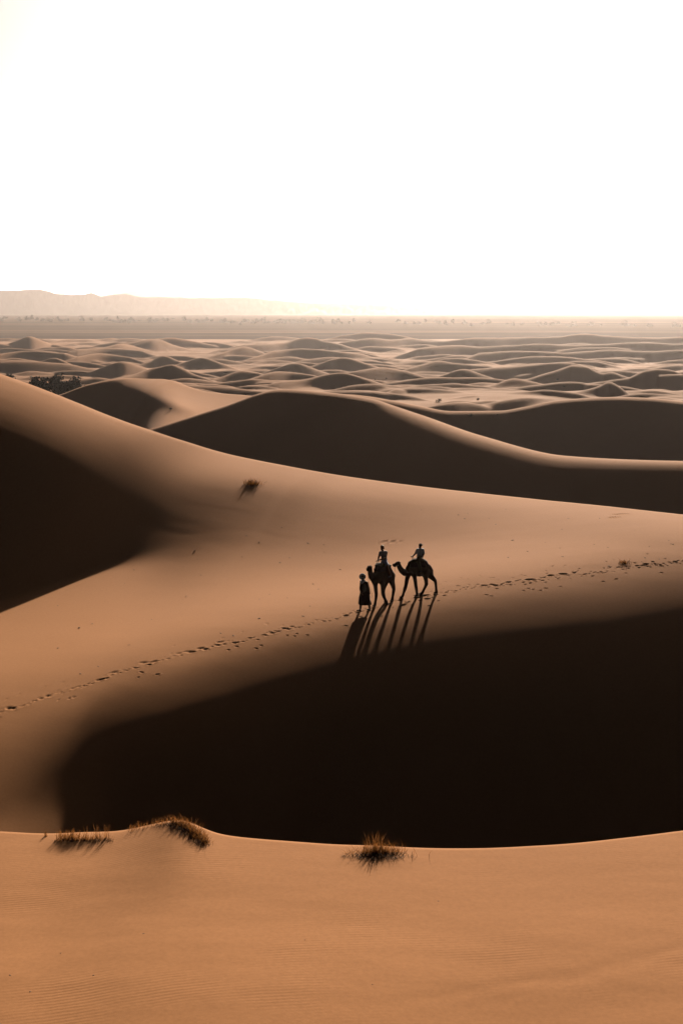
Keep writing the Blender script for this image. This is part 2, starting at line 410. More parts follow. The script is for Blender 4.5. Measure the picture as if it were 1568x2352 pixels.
LF = loft(FOU, 4, fou_d, [40, 24, 20, 30], 420, [(4, -10, 6), (14, -18, 6), (40, -14, 8)], xmin=-100, xmax=760)
fou = grid_obj('sand_dune', LF['X'], LF['Y'], LF['Z'], M_far)
tag(fou, 'rounded dune with a winding lit ridge beside dark trees', None, None, 'structure')

# foreground dune
crest_x = [-600, 0, 100, 200, 300, 480, 640, 780, 900, 1000, 1100, 1200, 1320, 1440, 1568, 2200]
crest_y = [1890, 1913, 1918, 1919, 1918, 1922, 1934, 1944, 1949, 1952, 1952, 1948, 1940, 1927, 1911, 1850]
def fore():
    al = np.concatenate([np.linspace(-0.6, -0.27, 30, endpoint=False), np.linspace(-0.27, 0.27, 520), np.linspace(0.27, 0.6, 31)[1:]])
    xx = x_of(al, 1930.0)
    yc = cub(crest_x, crest_y, xx)
    dc = cub([-600, 0, 400, 800, 1200, 1568, 2200], [33.5, 32.5, 32, 31.5, 32, 33, 36], xx)
    zc = CAMZ - dc * tan_dep(yc)
    u = np.concatenate([np.linspace(0, 0.55, 60, endpoint=False), np.linspace(0.55, 1, 260)])
    D = 5 + (dc[None, :] - 5) * u[:, None]
    # slope along the view: nearly level, easing slightly down to the crest
    k = dc[None, :] - D
    Z = zc[None, :] + 0.010 * k - 0.0016 * k * k * 0.5 * np.ones_like(k)
    X = al[None, :] * D
    # low swells
    Z += (0.07 * perlin(X / 7 + 3.1, D / 5 + 1.7) + 0.010 * perlin(X / 2.2 + 8.1, D / 1.1 + 2.7)) * np.clip(k / 4, 0, 1) + 0.002 * perlin(X / 0.8 + 1.1, D / 0.4 + 6.7)
    # mound that the grass has caught
    def bump(x, d, h, sx, sd):
        c = point(x, 1925, d)
        return h * np.exp(-((X - c.x) / sx) ** 2 - ((D - c.y) / sd) ** 2)
    Z += bump(388, 32.4, 0.25, 0.95, 2.6) + bump(432, 32.4, 0.13, 0.55, 2.6) + bump(190, 31.9, 0.07, 0.7, 0.5) + bump(865, 31.0, 0.05, 0.7, 0.5)
    # two shallow furrows low in the corner
    for (x0, y0, x1, y1, dep) in ((1050, 2345, 1568, 2222, 0.012), (1180, 2352, 1568, 2262, 0.009)):
        p, q = point(x0, y0, 24.6), point(x1, y1, 26.6)
        tx, ty = q.x - p.x, q.y - p.y; ln = math.hypot(tx, ty); tx /= ln; ty /= ln
        s = (X - p.x) * tx + (D - p.y) * ty; n = -(X - p.x) * ty + (D - p.y) * tx + 0.1 * perlin(s * 0.6, s * 0 + 4)
        Z -= dep * np.exp(-(n / 0.2) ** 2) * np.clip((s + 1.5) / 2, 0, 1) * (0.6 + 0.6 * perlin(s * 0.9 + 7, s * 0 + 9))
    # behind the crest: slip face down into the bowl
    d, z = D[-1], Z[-1]; ed, ez = [], []
    for q in range(14):
        st = 0.12 if q < 5 else 2.2
        sl = math.tan(R(-31)) * min(1, (q + 1) / 4)
        d = d + st; z = z + sl * st
        ed.append(d); ez.append(z)
    D = np.vstack([D, ed]); Z = np.vstack([Z, ez]); X = al[None, :] * D
    return al, X, D, Z
fal, FX, FD, FZ = fore()
NF = 320
fg = grid_obj('sand_dune', FX, FD, FZ, M_near)
tag(fg, 'smooth sandy dune top with grass tufts along its edge', None, None, 'structure')
def ground_fore(x, y):
    a = (x - CX) / FPX / float(row_scale(y)); t = float(tan_dep(y))
    j = int(np.clip(np.searchsorted(fal, a), 1, len(fal) - 1))
    w = (a - fal[j - 1]) / (fal[j] - fal[j - 1])
    d = FD[:NF, j - 1] * (1 - w) + FD[:NF, j] * w; z = FZ[:NF, j - 1] * (1 - w) + FZ[:NF, j] * w
    tt = (CAMZ - z) / d
    i = int(np.argmax(tt <= t)) if (tt <= t).any() else NF - 1
    return Vector((a * d[i], d[i], z[i]))

# ------------------------------------------------------------------ open dune field down to the plain
FIELD_RIDGES = [   # crest lines (picture x, y) at a distance
    (520, [(250, 872), (300, 862), (340, 849), (370, 842), (400, 837), (415, 842), (445, 857)]),
    (560, [(515, 862), (550, 850.5), (595, 857)]),
    (470, [(550, 877), (590, 864), (630, 853), (665, 853), (720, 862)]),
    (400, [(590, 890), (635, 877), (700, 870), (750, 858), (784, 854), (850, 870)]),
    (350, [(834, 915), (884, 905), (909, 894), (944, 900), (984, 914), (1009, 922)]),
    (450, [(1079, 897), (1134, 885), (1179, 870), (1209, 873), (1264, 885)]),
    (292, [(960, 941), (1010, 927), (1060, 922), (1110, 930), (1150, 946)]),
    (312, [(1120, 926), (1160, 916), (1215, 911), (1270, 921)]),
    (276, [(870, 932), (905, 927), (935, 931), (960, 938)]),
    (345, [(1234, 920), (1284, 911), (1334, 897), (1374, 885), (1399, 875), (1424, 887), (1449, 906), (1509, 925)]),
    (430, [(1400, 893), (1434, 875), (1484, 852), (1534, 851), (1568, 862), (1650, 880)]),
    (600, [(1014, 862), (1064, 847), (1109, 860)]),
    (560, [(1310, 838), (1344, 842), (1384, 857), (1404, 854), (1434, 862)]),
    (620, [(784, 858), (830, 851), (884, 845), (934, 852)]),
    (760, [(954, 842), (999, 830), (1044, 834), (1124, 840)]),
    (690, [(1084, 847), (1184, 841), (1334, 837), (1384, 855)]),
    (800, [(760, 826), (790, 821), (844, 835)]),
    (1500, [(560, 792), (600, 790), (650, 787), (715, 775), (750, 784), (784, 790)]),
    (1500, [(320, 789), (360, 778), (400, 792)]),
    (1600, [(40, 784), (70, 773), (100, 783)]),
    (1400, [(245, 797), (290, 791), (320, 799)]),
    (1750, [(784, 786), (859, 777), (900, 780), (934, 776), (1004, 783), (1084, 777), (1174, 775), (1284, 773), (1334, 768), (1384, 772), (1568, 774), (1750, 775)]),
    (1330, [(960, 800), (1030, 794), (1120, 797), (1220, 790), (1340, 792), (1460, 786), (1568, 790)]),
    (1100, [(1100, 812), (1180, 806), (1300, 809), (1400, 803), (1500, 807), (1600, 802)]),
    (1200, [(520, 807), (560, 796), (615, 814)]),
    (700, [(635, 847), (680, 834), (740, 852)]),
    (850, [(425, 832), (465, 822), (500, 832)]),
    (900, [(350, 827), (375, 817), (415, 830)]),
    (850, [(90, 832), (130, 824), (165, 837)]),
    (720, [(250, 841), (280, 833), (325, 843)]),
    (1050, [(0, 812), (60, 806), (150, 812)]),
    (1250, [(180, 803), (240, 800), (330, 806)]),
    (980, [(180, 818), (230, 812), (300, 820)]),
    (1150, [(620, 808), (690, 801), (760, 806), (830, 812)]),
]
def field():
    al = np.concatenate([np.linspace(-0.42, -0.262, 60, endpoint=False), np.linspace(-0.262, 0.262, 640), np.linspace(0.262, 0.42, 61)[1:]])
    D = np.exp(np.concatenate([np.linspace(math.log(232), math.log(900), 430, endpoint=False), np.linspace(math.log(900), math.log(2650), 360)]))[:, None] * np.ones((1, len(al)))
    X = al[None, :] * D
    sm = lambda a, b, v: (lambda t: t * t * (3 - 2 * t))(np.clip((v - a) / (b - a), 0, 1))
    rel = -19.5 - 13.0 * sm(280, 700, D) - 7.5 * sm(700, 1300, D) - 8.0 * (1 - sm(245, 335, D))
    base = CAMZ + rel
    fade = 1 - sm(1850, 2350, D + 120 * perlin(X / 300, D / 400))
    wx = 14 * perlin(X / 60 + 5, D / 60 + 2); wy = 14 * perlin(X / 60 + 15, D / 60 + 22)
    a = perlin((X + wx) / 80 + 9, (D + wy) / 60 + 3); b = perlin((X + wx) / 34 + 31, (D + wy) / 24 + 7)
    h = 2.6 * np.clip(1 - np.sqrt(a * a + 0.01) * 2.0, 0, 1) + 0.9 * np.clip(1 - np.sqrt(b * b + 0.02) * 1.8, 0, 1) - 1.2
    Z = base + h * fade
    xi = CX + FPX * al * row_scale(850.0)
    for (d0, line) in FIELD_RIDGES:
        lx = [p[0] for p in line]; ly = [p[1] for p in line]
        yc = cub(lx, ly, np.clip(xi, lx[0], lx[-1]))
        over = np.maximum(lx[0] - xi, 0) + np.maximum(xi - lx[-1], 0)
        mp = d0 / FPX                               # metres per picture pixel out there
        dd = d0 + 0.12 * d0 * 0.18 * np.sin((xi - lx[0]) / 40.0 + d0) + 0.03 * d0 * ((xi - (lx[0] + lx[-1]) / 2) / 300.0) + 0.007 * d0 * perlin(xi / 80.0, np.full_like(xi, d0 * 0.37))
        zc = CAMZ - dd * tan_dep(yc) - over * mp * 0.33
        zc = zc + 0.35 * (d0 / 600) * perlin(al * d0 / 70.0, np.full_like(al, d0 * 0.013))
        k = D - dd[None, :]
        face = math.tan(R(25)); back = math.tan(R(8))
        cw = 0.0014 * d0; prof = 0.62 * cw + -cw * np.logaddexp(-(zc[None, :] + k * face) / cw, -(zc[None, :] - k * back) / cw)
        prof = prof + 0.45 * (perlin(X / 30 + d0, D / 30) - 0.2)
        w = 0.5
        Z = w * np.logaddexp(Z / w, prof / w)
    # many lesser crescent dunes: steep face towards us, long lit back
    rr = random.Random(77); rowd = D[:, 0]; cbase = np.interp
    for _ in range(820):
        d0 = math.exp(rr.uniform(math.log(290), math.log(2150))); wm = (rr.uniform(8, 26) if _ > 26 else rr.uniform(28, 44)) * (d0 / 700) ** 0.45; hm = wm * rr.uniform(0.13, 0.22)
        ac = rr.uniform(-0.36, 0.36); jl, jr = np.searchsorted(al, [ac - 1.7 * wm / d0, ac + 1.7 * wm / d0]); i0, i1 = np.searchsorted(rowd, [d0 - 2.2 * wm, d0 + 3.2 * wm])
        if jr - jl < 3 or i1 - i0 < 3: continue
        sub = np.s_[i0:i1, jl:jr]
        sx = (X[sub] - ac * D[sub]) / wm; yaw = rr.uniform(-0.95, 0.75); sk = rr.uniform(-0.35, 0.35); bow = rr.uniform(0.15, 0.6)
        k = D[sub] - (d0 + wm * (yaw * sx - bow * sx * sx + 0.15 * np.sin(2.3 * sx + d0)))
        t = np.clip((sx - sk) / np.where(sx > sk, 1.5 - sk, 1.5 + sk), -1, 1)
        zc = base[sub] - 1.6 + (hm + 1.2) * np.cos(t * np.pi / 2) ** 1.3
        zc = zc + 0.10 * hm * perlin(sx * 2.3 + d0, sx * 0 + ac * 90)
        cw = 0.0012 * d0
        prof = 0.6 * cw - cw * np.logaddexp(-(zc + k * math.tan(R(26))) / cw, -(zc - k * math.tan(R(9))) / cw)
        Z[sub] = 0.2 * np.logaddexp(Z[sub] / 0.2, prof / 0.2)
    Z = Z - 5.0 * sm(2250, 2600, D + 150 * perlin(X / 250 + 3, D / 300))
    return al, X, D, Z
ral, RX, RD, RZ = field()
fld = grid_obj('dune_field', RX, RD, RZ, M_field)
tag(fld, 'wide field of small sunlit and shaded dunes', None, None, 'structure')
def ground_field(x, y):
    a = (x - CX) / FPX / float(row_scale(y)); t = float(tan_dep(y))
    j = int(np.clip(np.searchsorted(ral, a), 1, len(ral) - 1))
    tt = (CAMZ - RZ[:, j]) / RD[:, j]
    i = int(np.argmax(tt <= t)) if (tt <= t).any() else len(tt) - 1
    return Vector((RX[i, j], RD[i, j], RZ[i, j]))

# ------------------------------------------------------------------ gravel plain
def plain_material():
    m, n, l, b = new_mat('gravel_plain')
    geo = n.new('ShaderNodeNewGeometry'); mp = n.new('ShaderNodeMapping'); mp.inputs['Scale'].default_value = (0.0006, 0.0022, 1)
    nz = n.new('ShaderNodeTexNoise'); nz.inputs['Scale'].default_value = 1.0; nz.inputs['Detail'].default_value = 7
    l.new(geo.outputs['Position'], mp.inputs['Vector']); l.new(mp.outputs['Vector'], nz.inputs['Vector'])
    cr = n.new('ShaderNodeValToRGB'); e = cr.color_ramp.elements
    e[0].position = 0.40; e[0].color = (0.040, 0.027, 0.020, 1); e[1].position = 0.72; e[1].color = (0.14, 0.085, 0.052, 1)
    x = e.new(0.56); x.color = (0.060, 0.039, 0.027, 1)
    l.new(nz.outputs['Fac'], cr.inputs['Fac']); l.new(cr.outputs['Color'], b.inputs['Base Color'])
    b.inputs['Roughness'].default_value = 1.0; b.inputs['Specular IOR Level'].default_value = 0.0
    return m
M_plain = plain_material()
def plain_z(d):
    return np.interp(d, [0, 2500, 3000, 3500, 4500, 6000, 9000, 21000], [-0.6, -0.6, 3.5, 9.5, 21.5, 29, 34, 38])
gd = np.concatenate([[-2000, -500, 0, 200], np.exp(np.linspace(math.log(500), math.log(21000), 110))])[:, None] * np.ones((1, 61))
gx = np.linspace(-1, 1, 61)[None, :] * np.maximum(3000, gd * 0.62)
gz = plain_z(gd) + 1.6 * perlin(gx / 900, gd / 700) * np.clip((gd - 2700) / 1500, 0, 1) * (gd < 20000)
pl = grid_obj('desert_plain', gx, gd, gz, M_plain)
tag(pl, 'flat dark gravel plain beyond the dune field', None, None, 'structure')

# ------------------------------------------------------------------ mountains
M_rock = plain_mat('mountain_rock', (0.12, 0.085, 0.065), 1.0, 0.3, 0.002)
def range_(name, d, line, label, seed):
    lx = [p[0] for p in line]; ly = [p[1] for p in line]
    xi = np.linspace(lx[0], lx[-1], 420); a = (xi - CX) / FPX / float(row_scale(690))
    yc = pchip(lx, ly, xi) + 1.1 * perlin(xi / 22 + seed, xi * 0 + seed) + 0.5 * perlin(xi / 7 + seed, xi * 0 + 3)
    zc = np.maximum(CAMZ - d * tan_dep(yc), 3)
    k = np.concatenate([np.linspace(-1, 0, 22), np.linspace(0, 1, 12)[1:]])
    D = d + k[:, None] * d * 0.035 * np.ones((1, len(xi)))
    prof = (1 - np.abs(k)) ** 1.25
    Z = 20 + (zc[None, :] - 20) * prof[:, None]
    gul = perlin(xi[None, :] / 9 + seed + 0.6 * k[:, None], 3 * k[:, None] + seed) * np.clip(np.abs(k) * (1 - np.abs(k)) * 4, 0, 1)[:, None]
    Z = Z * (1 + 0.22 * gul) 
    o = grid_obj(name, a[None, :] * D, D, Z, M_rock)
    tag(o, label, None, None, 'structure')
    return o
range_('mountain_ridge', 9000, [(-500, 668), (-250, 662), (-100, 670), (0, 667), (50, 666), (75, 664.5), (110, 668), (130, 674.5), (185, 677), (210, 673), (235, 681), (270, 675.5), (295, 676), (320, 681), (400, 683), (450, 684.5), (550, 683.5), (625, 689.5), (700, 695), (784, 698), (950, 703), (1250, 717)], 'low brown mountain ridge fading into haze', 3.3)
range_('mountain_ridge', 12500, [(700, 712), (784, 691), (834, 692), (904, 687), (934, 679.5), (969, 690), (1064, 692), (1184, 700), (1284, 708), (1349, 711), (1568, 714), (2000, 706)], 'faint mountain ridge with one pointed peak', 8.1)
range_('mountain_ridge', 16500, [(-300, 690), (200, 686), (250, 677), (300, 669.5), (360, 664.5), (435, 666), (475, 669.5), (550, 669), (650, 669.5), (784, 671), (870, 680), (1000, 690), (1300, 700), (1900, 690)], 'palest mountain ridge farthest off in the haze', 5.7)

# ------------------------------------------------------------------ dusty air
def haze():
    x, y0, y1, z0, z1 = 13500, -2600, 21600, -3.5, 420
    v = [(-x, y0, z0), (x, y0, z0), (x, y1, z0), (-x, y1, z0), (-x, y0, z1), (x, y0, z1), (x, y1, z1), (-x, y1, z1)]
    f = [(0, 3, 2, 1), (4, 5, 6, 7), (0, 1, 5, 4), (1, 2, 6, 5), (2, 3, 7, 6), (3, 0, 4, 7)]
    m = bpy.data.materials.new('dusty_air'); m.use_nodes = True; n = m.node_tree.nodes
    n.clear(); out = n.new('ShaderNodeOutputMaterial'); pv = n.new('ShaderNodeVolumePrincipled')
    pv.inputs['Color'].default_value = (0.58, 0.525, 0.505, 1); pv.inputs['Density'].default_value = 4.1e-5; pv.inputs['Anisotropy'].default_value = 0.75
    m.node_tree.links.new(pv.outputs['Volume'], out.inputs['Volume'])
    o = mesh_obj('haze', v, f, m, None, False)
    tag(o, 'pale dusty haze over the whole desert', None, None, 'stuff')
haze()

# ------------------------------------------------------------------ trees and shrubs
M_leaf = plain_mat('tamarisk_leaf', (0.022, 0.022, 0.012), 0.9, 0.35, 3.0)
M_bark = plain_mat('bark', (0.09, 0.06, 0.04), 0.95, 0.3, 6.0)
M_shrub = plain_mat('dry_shrub', (0.085, 0.060, 0.030), 0.9, 0.3, 5.0)

def tube(pts, rad, n=6):
    """verts, faces of a bent tapering tube"""
    pts = [Vector(p) for p in pts]; V = []; F = []
    for i, p in enumerate(pts):
        t = (pts[min(i + 1, len(pts) - 1)] - pts[max(i - 1, 0)]).normalized()
        u = t.cross(Vector((0, 0, 1)) if abs(t.z) < 0.9 else Vector((1, 0, 0))).normalized(); w = t.cross(u)
        for k in range(n):
            a = 2 * math.pi * k / n
            V.append(p + (u * math.cos(a) + w * math.sin(a)) * rad[i])
    for i in range(len(pts) - 1):
        for k in range(n):
            F.append((i * n + k, i * n + (k + 1) % n, (i + 1) * n + (k + 1) % n, (i + 1) * n + k))
    F.append(tuple(range(n - 1, -1, -1))); F.append(tuple(range((len(pts) - 1) * n, len(pts) * n)))
    return V, F

def join(parts):
    V, F = [], []
    for v, f in parts:
        o = len(V); V += list(v); F += [tuple(i + o for i in q) for q in f]
    return V, F

def leaves(rnd, lobes, n, size):
    """leaf-sized faces scattered through a set of lobes (centre, radius)"""
    V, F = [], []
    wt = [r ** 2 for c, r in lobes]
    for _ in range(n):
        c, r = rnd.choices(lobes, wt)[0]
        d = Vector((rnd.gauss(0, 1), rnd.gauss(0, 1), rnd.gauss(0, 1))).normalized() * r * rnd.uniform(0.35, 1.08) ** 0.6
        p = Vector(c) + Vector((d.x, d.y, d.z * 1.1))
        a = Vector((rnd.gauss(0, 1), rnd.gauss(0, 1), rnd.gauss(0.6, 1))).normalized()
        b = a.cross(Vector((rnd.gauss(0, 1), rnd.gauss(0, 1), rnd.gauss(0, 1)))).normalized()
        s = size * rnd.uniform(0.6, 1.4); o = len(V)
        V += [p - b * s * 0.35, p + a * s * 0.5, p + b * s * 0.35, p - a * s * 0.5]; F.append((o, o + 1, o + 2, o + 3))
    return V, F

def tree_meshes(seed, h, w, n, size, stems=3):
    rnd = random.Random(seed)
    lobes = []; parts = []
    for k in range(stems):
        az = rnd.uniform(0, 6.28); lean = rnd.uniform(0.08, 0.32) * w
        tip = Vector((math.cos(az) * lean, math.sin(az) * lean, h * rnd.uniform(0.70, 0.90)))
        mid_ = tip * 0.5 + Vector((rnd.uniform(-.06, .06) * w, rnd.uniform(-.06, .06) * w, 0))
        parts.append(tube([(0, 0, -0.3), mid_, tip], [0.035 * h, 0.024 * h, 0.008 * h]))
        for q in range(rnd.randint(5, 7)):
            f = rnd.uniform(0.15, 1.0); r = w * rnd.uniform(0.14, 0.26) * (1.15 - 0.4 * f)
            c = tip * f + Vector((rnd.gauss(0, .13) * w, rnd.gauss(0, .13) * w, rnd.uniform(-0.02, 0.06) * h))
            c.z = min(c.z, h - r * 1.05)
            lobes.append((c, r)); parts.append(tube([tip * (f * 0.8), c], [0.012 * h, 0.004 * h], 4))
        lobes.append((tip, 0.13 * w))
    return join(parts), leaves(rnd, lobes, n, size)

def field_z(x, d):
    a = x / d; j = int(np.clip(np.searchsorted(ral, a), 1, len(ral) - 1))
    return float(np.interp(d, RD[:, j], RZ[:, j]))

def make_tree(loc, meshes, label, name='tamarisk_tree', group=None, cat='tree', rz=0.0, sc=1.0, leafm=None):
    r = empty(name, loc, rz); r.scale = (sc, sc, sc)
    (tv, tf), (lv, lf) = meshes
    mesh_obj('trunk', tv, tf, M_bark, r); mesh_obj('crown', lv, lf, leafm or M_leaf, r, False)
    tag(r, label, cat, group)
    return r

for i, (x, ytop, d, wpx, lab) in enumerate([
        (74, 863, 318, 30, 'dark tamarisk tree at the end of the clump nearest the big dune slope'),
        (101, 867, 322, 24, 'slim dark tamarisk tree, second in the clump behind the dune'),
        (127, 858, 330, 30, 'tallest dark tamarisk tree in the middle of the clump'),
        (150, 874, 316, 34, 'broad low tamarisk tree filling the clump beside the tall ones'),
        (172, 861, 324, 26, 'pointed dark tamarisk tree at the open end of the clump'),
        (196, 882, 318, 16, 'smallest tamarisk bush trailing off beside the lit round dune'),
        (20, 858, 380, 26, 'pale hazy tree standing alone behind the dune slope')]):
    p = point(x, ytop, d); gz_ = field_z(p.x, d) - 0.2
    h = max(p.z - gz_, 2.5); w = wpx * d / FPX * 1.35
    make_tree((p.x, d, gz_), tree_meshes(100 + i, h, w, 2800, 0.34, 6), lab, group='tamarisk trees behind the dune')

# tree belt far out on the plain: a few shapes, many copies
protos = []
for k in range(7):
    h, w = [(12, 13), (15, 11), (9, 15), (17, 8), (11, 18), (8, 9), (14, 14)][k]
    protos.append(tree_meshes(300 + k, h, w, 130, 2.3, 3))
tr = random.Random(5); first = {}
def belt_tree(x, y, k):
    d = float(np.interp(-y, [-tan_px for tan_px in belt_y], belt_d))
    p = point(x, y, d); z = float(plain_z(d))
    lab = 'small hazy tree in the belt far out on the plain'
    if k not in first:
        first[k] = make_tree((p.x, d, z - 0.6), protos[k], lab, 'desert_tree', 'trees of the far belt', rz=tr.uniform(0, 6.28), sc=tr.uniform(0.7, 1.0)); first[k].scale = (1.3, 1.3, 0.75); return
    src = first[k]; r = src.copy(); COL.objects.link(r)
    r.location = (p.x, d, z - 0.6); r.rotation_euler = (0, 0, tr.uniform(0, 6.28)); q = tr.uniform(0.6, 1.25); r.scale = (q * 1.5, q * 1.5, q * tr.uniform(0.55, 0.9))
    for ch in src.children:
        c = ch.copy(); COL.objects.link(c); c.parent = r
belt_d = np.linspace(2800, 7000, 60)
belt_y = [float(picture_xy(np.array([0.0]), np.array([d]), np.array([float(plain_z(d))]))[1][0]) for d in belt_d]
for i in range(230):
    x = tr.uniform(-60, 1630)
    if i < 120: x = tr.uniform(-60, 800)
    yb = np.interp(x, [0, 400, 800, 1200, 1568], [735, 738, 742, 746, 750]) + tr.gauss(0, 2.2)
    belt_tree(x, float(yb), tr.randrange(7))

# low shrubs among the dunes
def shrub(loc, w, h, seed, label, n=160):
    rnd = random.Random(seed); parts = []; lob = []
    for k in range(9):
        a = rnd.uniform(0, 6.28); rr = rnd.uniform(0.15, 0.5) * w
        t = Vector((math.cos(a) * rr, math.sin(a) * rr, h * rnd.uniform(0.5, 1.0)))
        parts.append(tube([(0, 0, -0.08), t * 0.5 + Vector((0, 0, 0.05 * h)), t], [0.02 * w, 0.012 * w, 0.004 * w], 4)); lob.append((t * 0.7, 0.20 * w))
    r = empty('desert_shrub', loc, 0)
    V, F = join(parts); mesh_obj('stem', V, F, M_bark, r)
    V, F = leaves(rnd, lob, n, 0.11 * w); mesh_obj('foliage', V, F, M_shrub, r, False)
    tag(r, label, 'shrub', 'shrubs among the dunes')
for i, (x, y, wpx, lab) in enumerate([
        (1006, 924, 17, 'round dark shrub in the sand hollow behind the bright rim'),
        (1279, 878, 10, 'small dark shrub on the pale flat below the peaked dune'),
        (1095, 919, 11, 'low wide shrub patch on shaded sand between small dunes'),
        (1294, 892, 8, 'tiny shrub on shaded sand below the peaked dune'),
        (886, 873, 7, 'speck of a shrub near the middle of the dune field'),
        (859, 873, 5, 'smallest speck of a shrub near the middle of the dune field'),
        (560, 912, 9, 'small shrub at the end of the lit round dune'),
        (515, 861, 6, 'upright little shrub on a low dune in the field')]):
    g = ground_field(x, y); w = wpx * g.y / FPX
    shrub(g, w, w * 0.42, 40 + i, lab)
for i, (L, x, y, wpx, lab) in enumerate([
        (LF, 392, 941, 10, 'little dark shrub below the winding lit ridge'),
        (LT, 1142, 954, 5, 'twiggy shrub on the crest of the long shaded dune'),
        (LT, 1080, 957, 13, 'low shrub row on the shaded dune where the bright sand ends')]):
    g = ground_on(L, x, y); w = wpx * g.y / FPX
    shrub(g, w, w * 0.55, 60 + i, lab)

# ------------------------------------------------------------------ grass
def grass_mat(name, c):
    m, n, l, b = new_mat(name)
    out = n['Material Output']; n.remove(b)
    df = n.new('ShaderNodeBsdfDiffuse'); tl = n.new('ShaderNodeBsdfTranslucent'); mx = n.new('ShaderNodeMixShader'); mx.inputs[0].default_value = 0.38
    oi = n.new('ShaderNodeTexCoord'); nz = n.new('ShaderNodeTexNoise'); nz.inputs['Scale'].default_value = 14
    cr = n.new('ShaderNodeValToRGB'); e = cr.color_ramp.elements
    e[0].position = 0.35; e[0].color = (c[0] * 0.45, c[1] * 0.45, c[2] * 0.5, 1); e[1].position = 0.68; e[1].color = (c[0] * 1.25, c[1] * 1.2, c[2], 1)
    l.new(oi.outputs['Object'], nz.inputs['Vector']); l.new(nz.outputs['Fac'], cr.inputs['Fac'])
    l.new(cr.outputs['Color'], df.inputs['Color']); l.new(cr.outputs['Color'], tl.inputs['Color'])
    l.new(df.outputs[0], mx.inputs[1]); l.new(tl.outputs[0], mx.inputs[2]); l.new(mx.outputs[0], out.inputs['Surface'])
    return m
M_grass = grass_mat('dry_grass', (0.20, 0.080, 0.024))
M_litter = plain_mat('dead_grass', (0.035, 0.018, 0.009), 1.0, 0.4, 20)

def blade(rnd, base, lean, length, width, droop):
    """a ribbon that rises and bends over; lean is a horizontal vector"""
    V, F = [], []; n = 5
    up = Vector((lean.x, lean.y, 1)).normalized(); p = Vector(base) - Vector((0, 0, 0.03)); out = Vector((lean.x, lean.y, 0))
    if out.length < 1e-4: out = Vector((1, 0, 0))
    out.normalize(); side = Vector((rnd.gauss(0, 1), rnd.gauss(0, 0.4), 0)).normalized()
    for i in range(n + 1):
        f = i / n; w = width * (1 - f ** 1.6) + 0.0012
        V += [p - side * w * 0.5, p + side * w * 0.5]
        p = p + up * (length / n)
        up = (up + out * droop * 0.35 - Vector((0, 0, droop * 0.38 * f))).normalized()
    for i in range(n): F.append((2 * i, 2 * i + 1, 2 * i + 3, 2 * i + 2))
    return V, F

def tuft(name, label, spots, base, litter=()):
    r = empty(name, base, 0); rnd = random.Random(len(spots) + int(base.x * 100))
    parts = [blade(rnd, q[0] - base, q[1], q[2], q[3], q[4]) for q in spots]
    V, F = join(parts); o = mesh_obj('grass_blades', V, F, M_grass, r, False); tag(o, kind='stuff')
    if litter:
        V, F = join([blade(rnd, q[0] - base, q[1], q[2], q[3], q[4]) for q in litter]); o = mesh_obj('dead_grass', V, F, M_litter, r, False); tag(o, kind='stuff')
    tag(r, label, 'grass')
    return r

gr = random.Random(21)
def H(x, y): return Vector((x, y, 0))
# low row of stubble
S, Lt = [], []
for _ in range(330):
    x = gr.triangular(122, 268, 160); y = 1930 + gr.gauss(0, 2.4) - 0.02 * (x - 122)
    ln = gr.uniform(0.10, 0.30) * (1.0 if x < 185 else 0.7)
    S.append((ground_fore(x, y), H(gr.gauss(0, .16), gr.gauss(0, .16)), ln, 0.010, gr.uniform(0, .35)))
for x, ln in ((198, .38), (222, .45), (243, .40), (251, .48), (230, .32)): 
    for _ in range(5): S.append((ground_fore(x + gr.gauss(0, 1), 1926), H(gr.gauss(0, .08), 0), ln * gr.uniform(.7, 1), 0.009, 0.1))
for _ in range(260):
    x = gr.uniform(124, 262); Lt.append((ground_fore(x, 1931 + gr.gauss(0, 2.0)), H(gr.gauss(0, .7), gr.gauss(-.2, .5)), gr.uniform(0.04, 0.12), 0.014, 0.5))
tuft('grass_tuft', 'low row of dry grass stubble on the dune edge', S, ground_fore(190, 1932), Lt)
S = [(ground_fore(106 + gr.gauss(0, 2), 1922), H(gr.gauss(0, .12), 0), gr.uniform(.10, .24), 0.009, .2) for _ in range(14)]
tuft('grass_tuft', 'tiny lone grass sprig beside the stubble row', S, ground_fore(106, 1923))
# hummock
S, Lt = [], []
for _ in range(150):
    x = gr.uniform(292, 408); a = (x - CX) / FPX / float(row_scale(1900)); j = int(np.searchsorted(fal, a))
    k = NF - 1 + gr.randint(-2, 3); b = Vector((FX[k, j], FD[k, j], FZ[k, j]))
    S.append((b, H(gr.gauss(0, .18), gr.gauss(0, .15)), gr.uniform(0.07, 0.22), 0.009, gr.uniform(0, .4)))
for _ in range(620):
    f = gr.random(); x = 402 + 74 * f ** 0.8 + gr.gauss(0, 7); y = 1890 + 48 * f ** 1.4 + gr.gauss(0, 5)
    S.append((ground_fore(x, y), H(gr.gauss(-.12, .28), gr.gauss(-.25, .25)), gr.uniform(0.10, 0.34), 0.008, gr.uniform(.3, 1.1)))
for _ in range(420):
    f = gr.random(); x = 396 + 78 * f + gr.gauss(0, 7); y = 1894 + 44 * f ** 1.3 + gr.gauss(0, 5)
    Lt.append((ground_fore(x, y), H(gr.gauss(-.2, .5), gr.gauss(-.5, .4)), gr.uniform(0.05, 0.2), 0.014, 0.6))
for _ in range(90):
    x = gr.uniform(358, 402); Lt.append((ground_fore(x, 1893 + gr.gauss(0, 3) + .1 * (402 - x)), H(gr.gauss(-.2, .4), gr.gauss(-.3, .3)), gr.uniform(0.05, 0.14), 0.012, 0.5))
tuft('grass_tuft', 'thick golden grass clump drooping over the sand hummock', S, ground_fore(430, 1915), Lt)
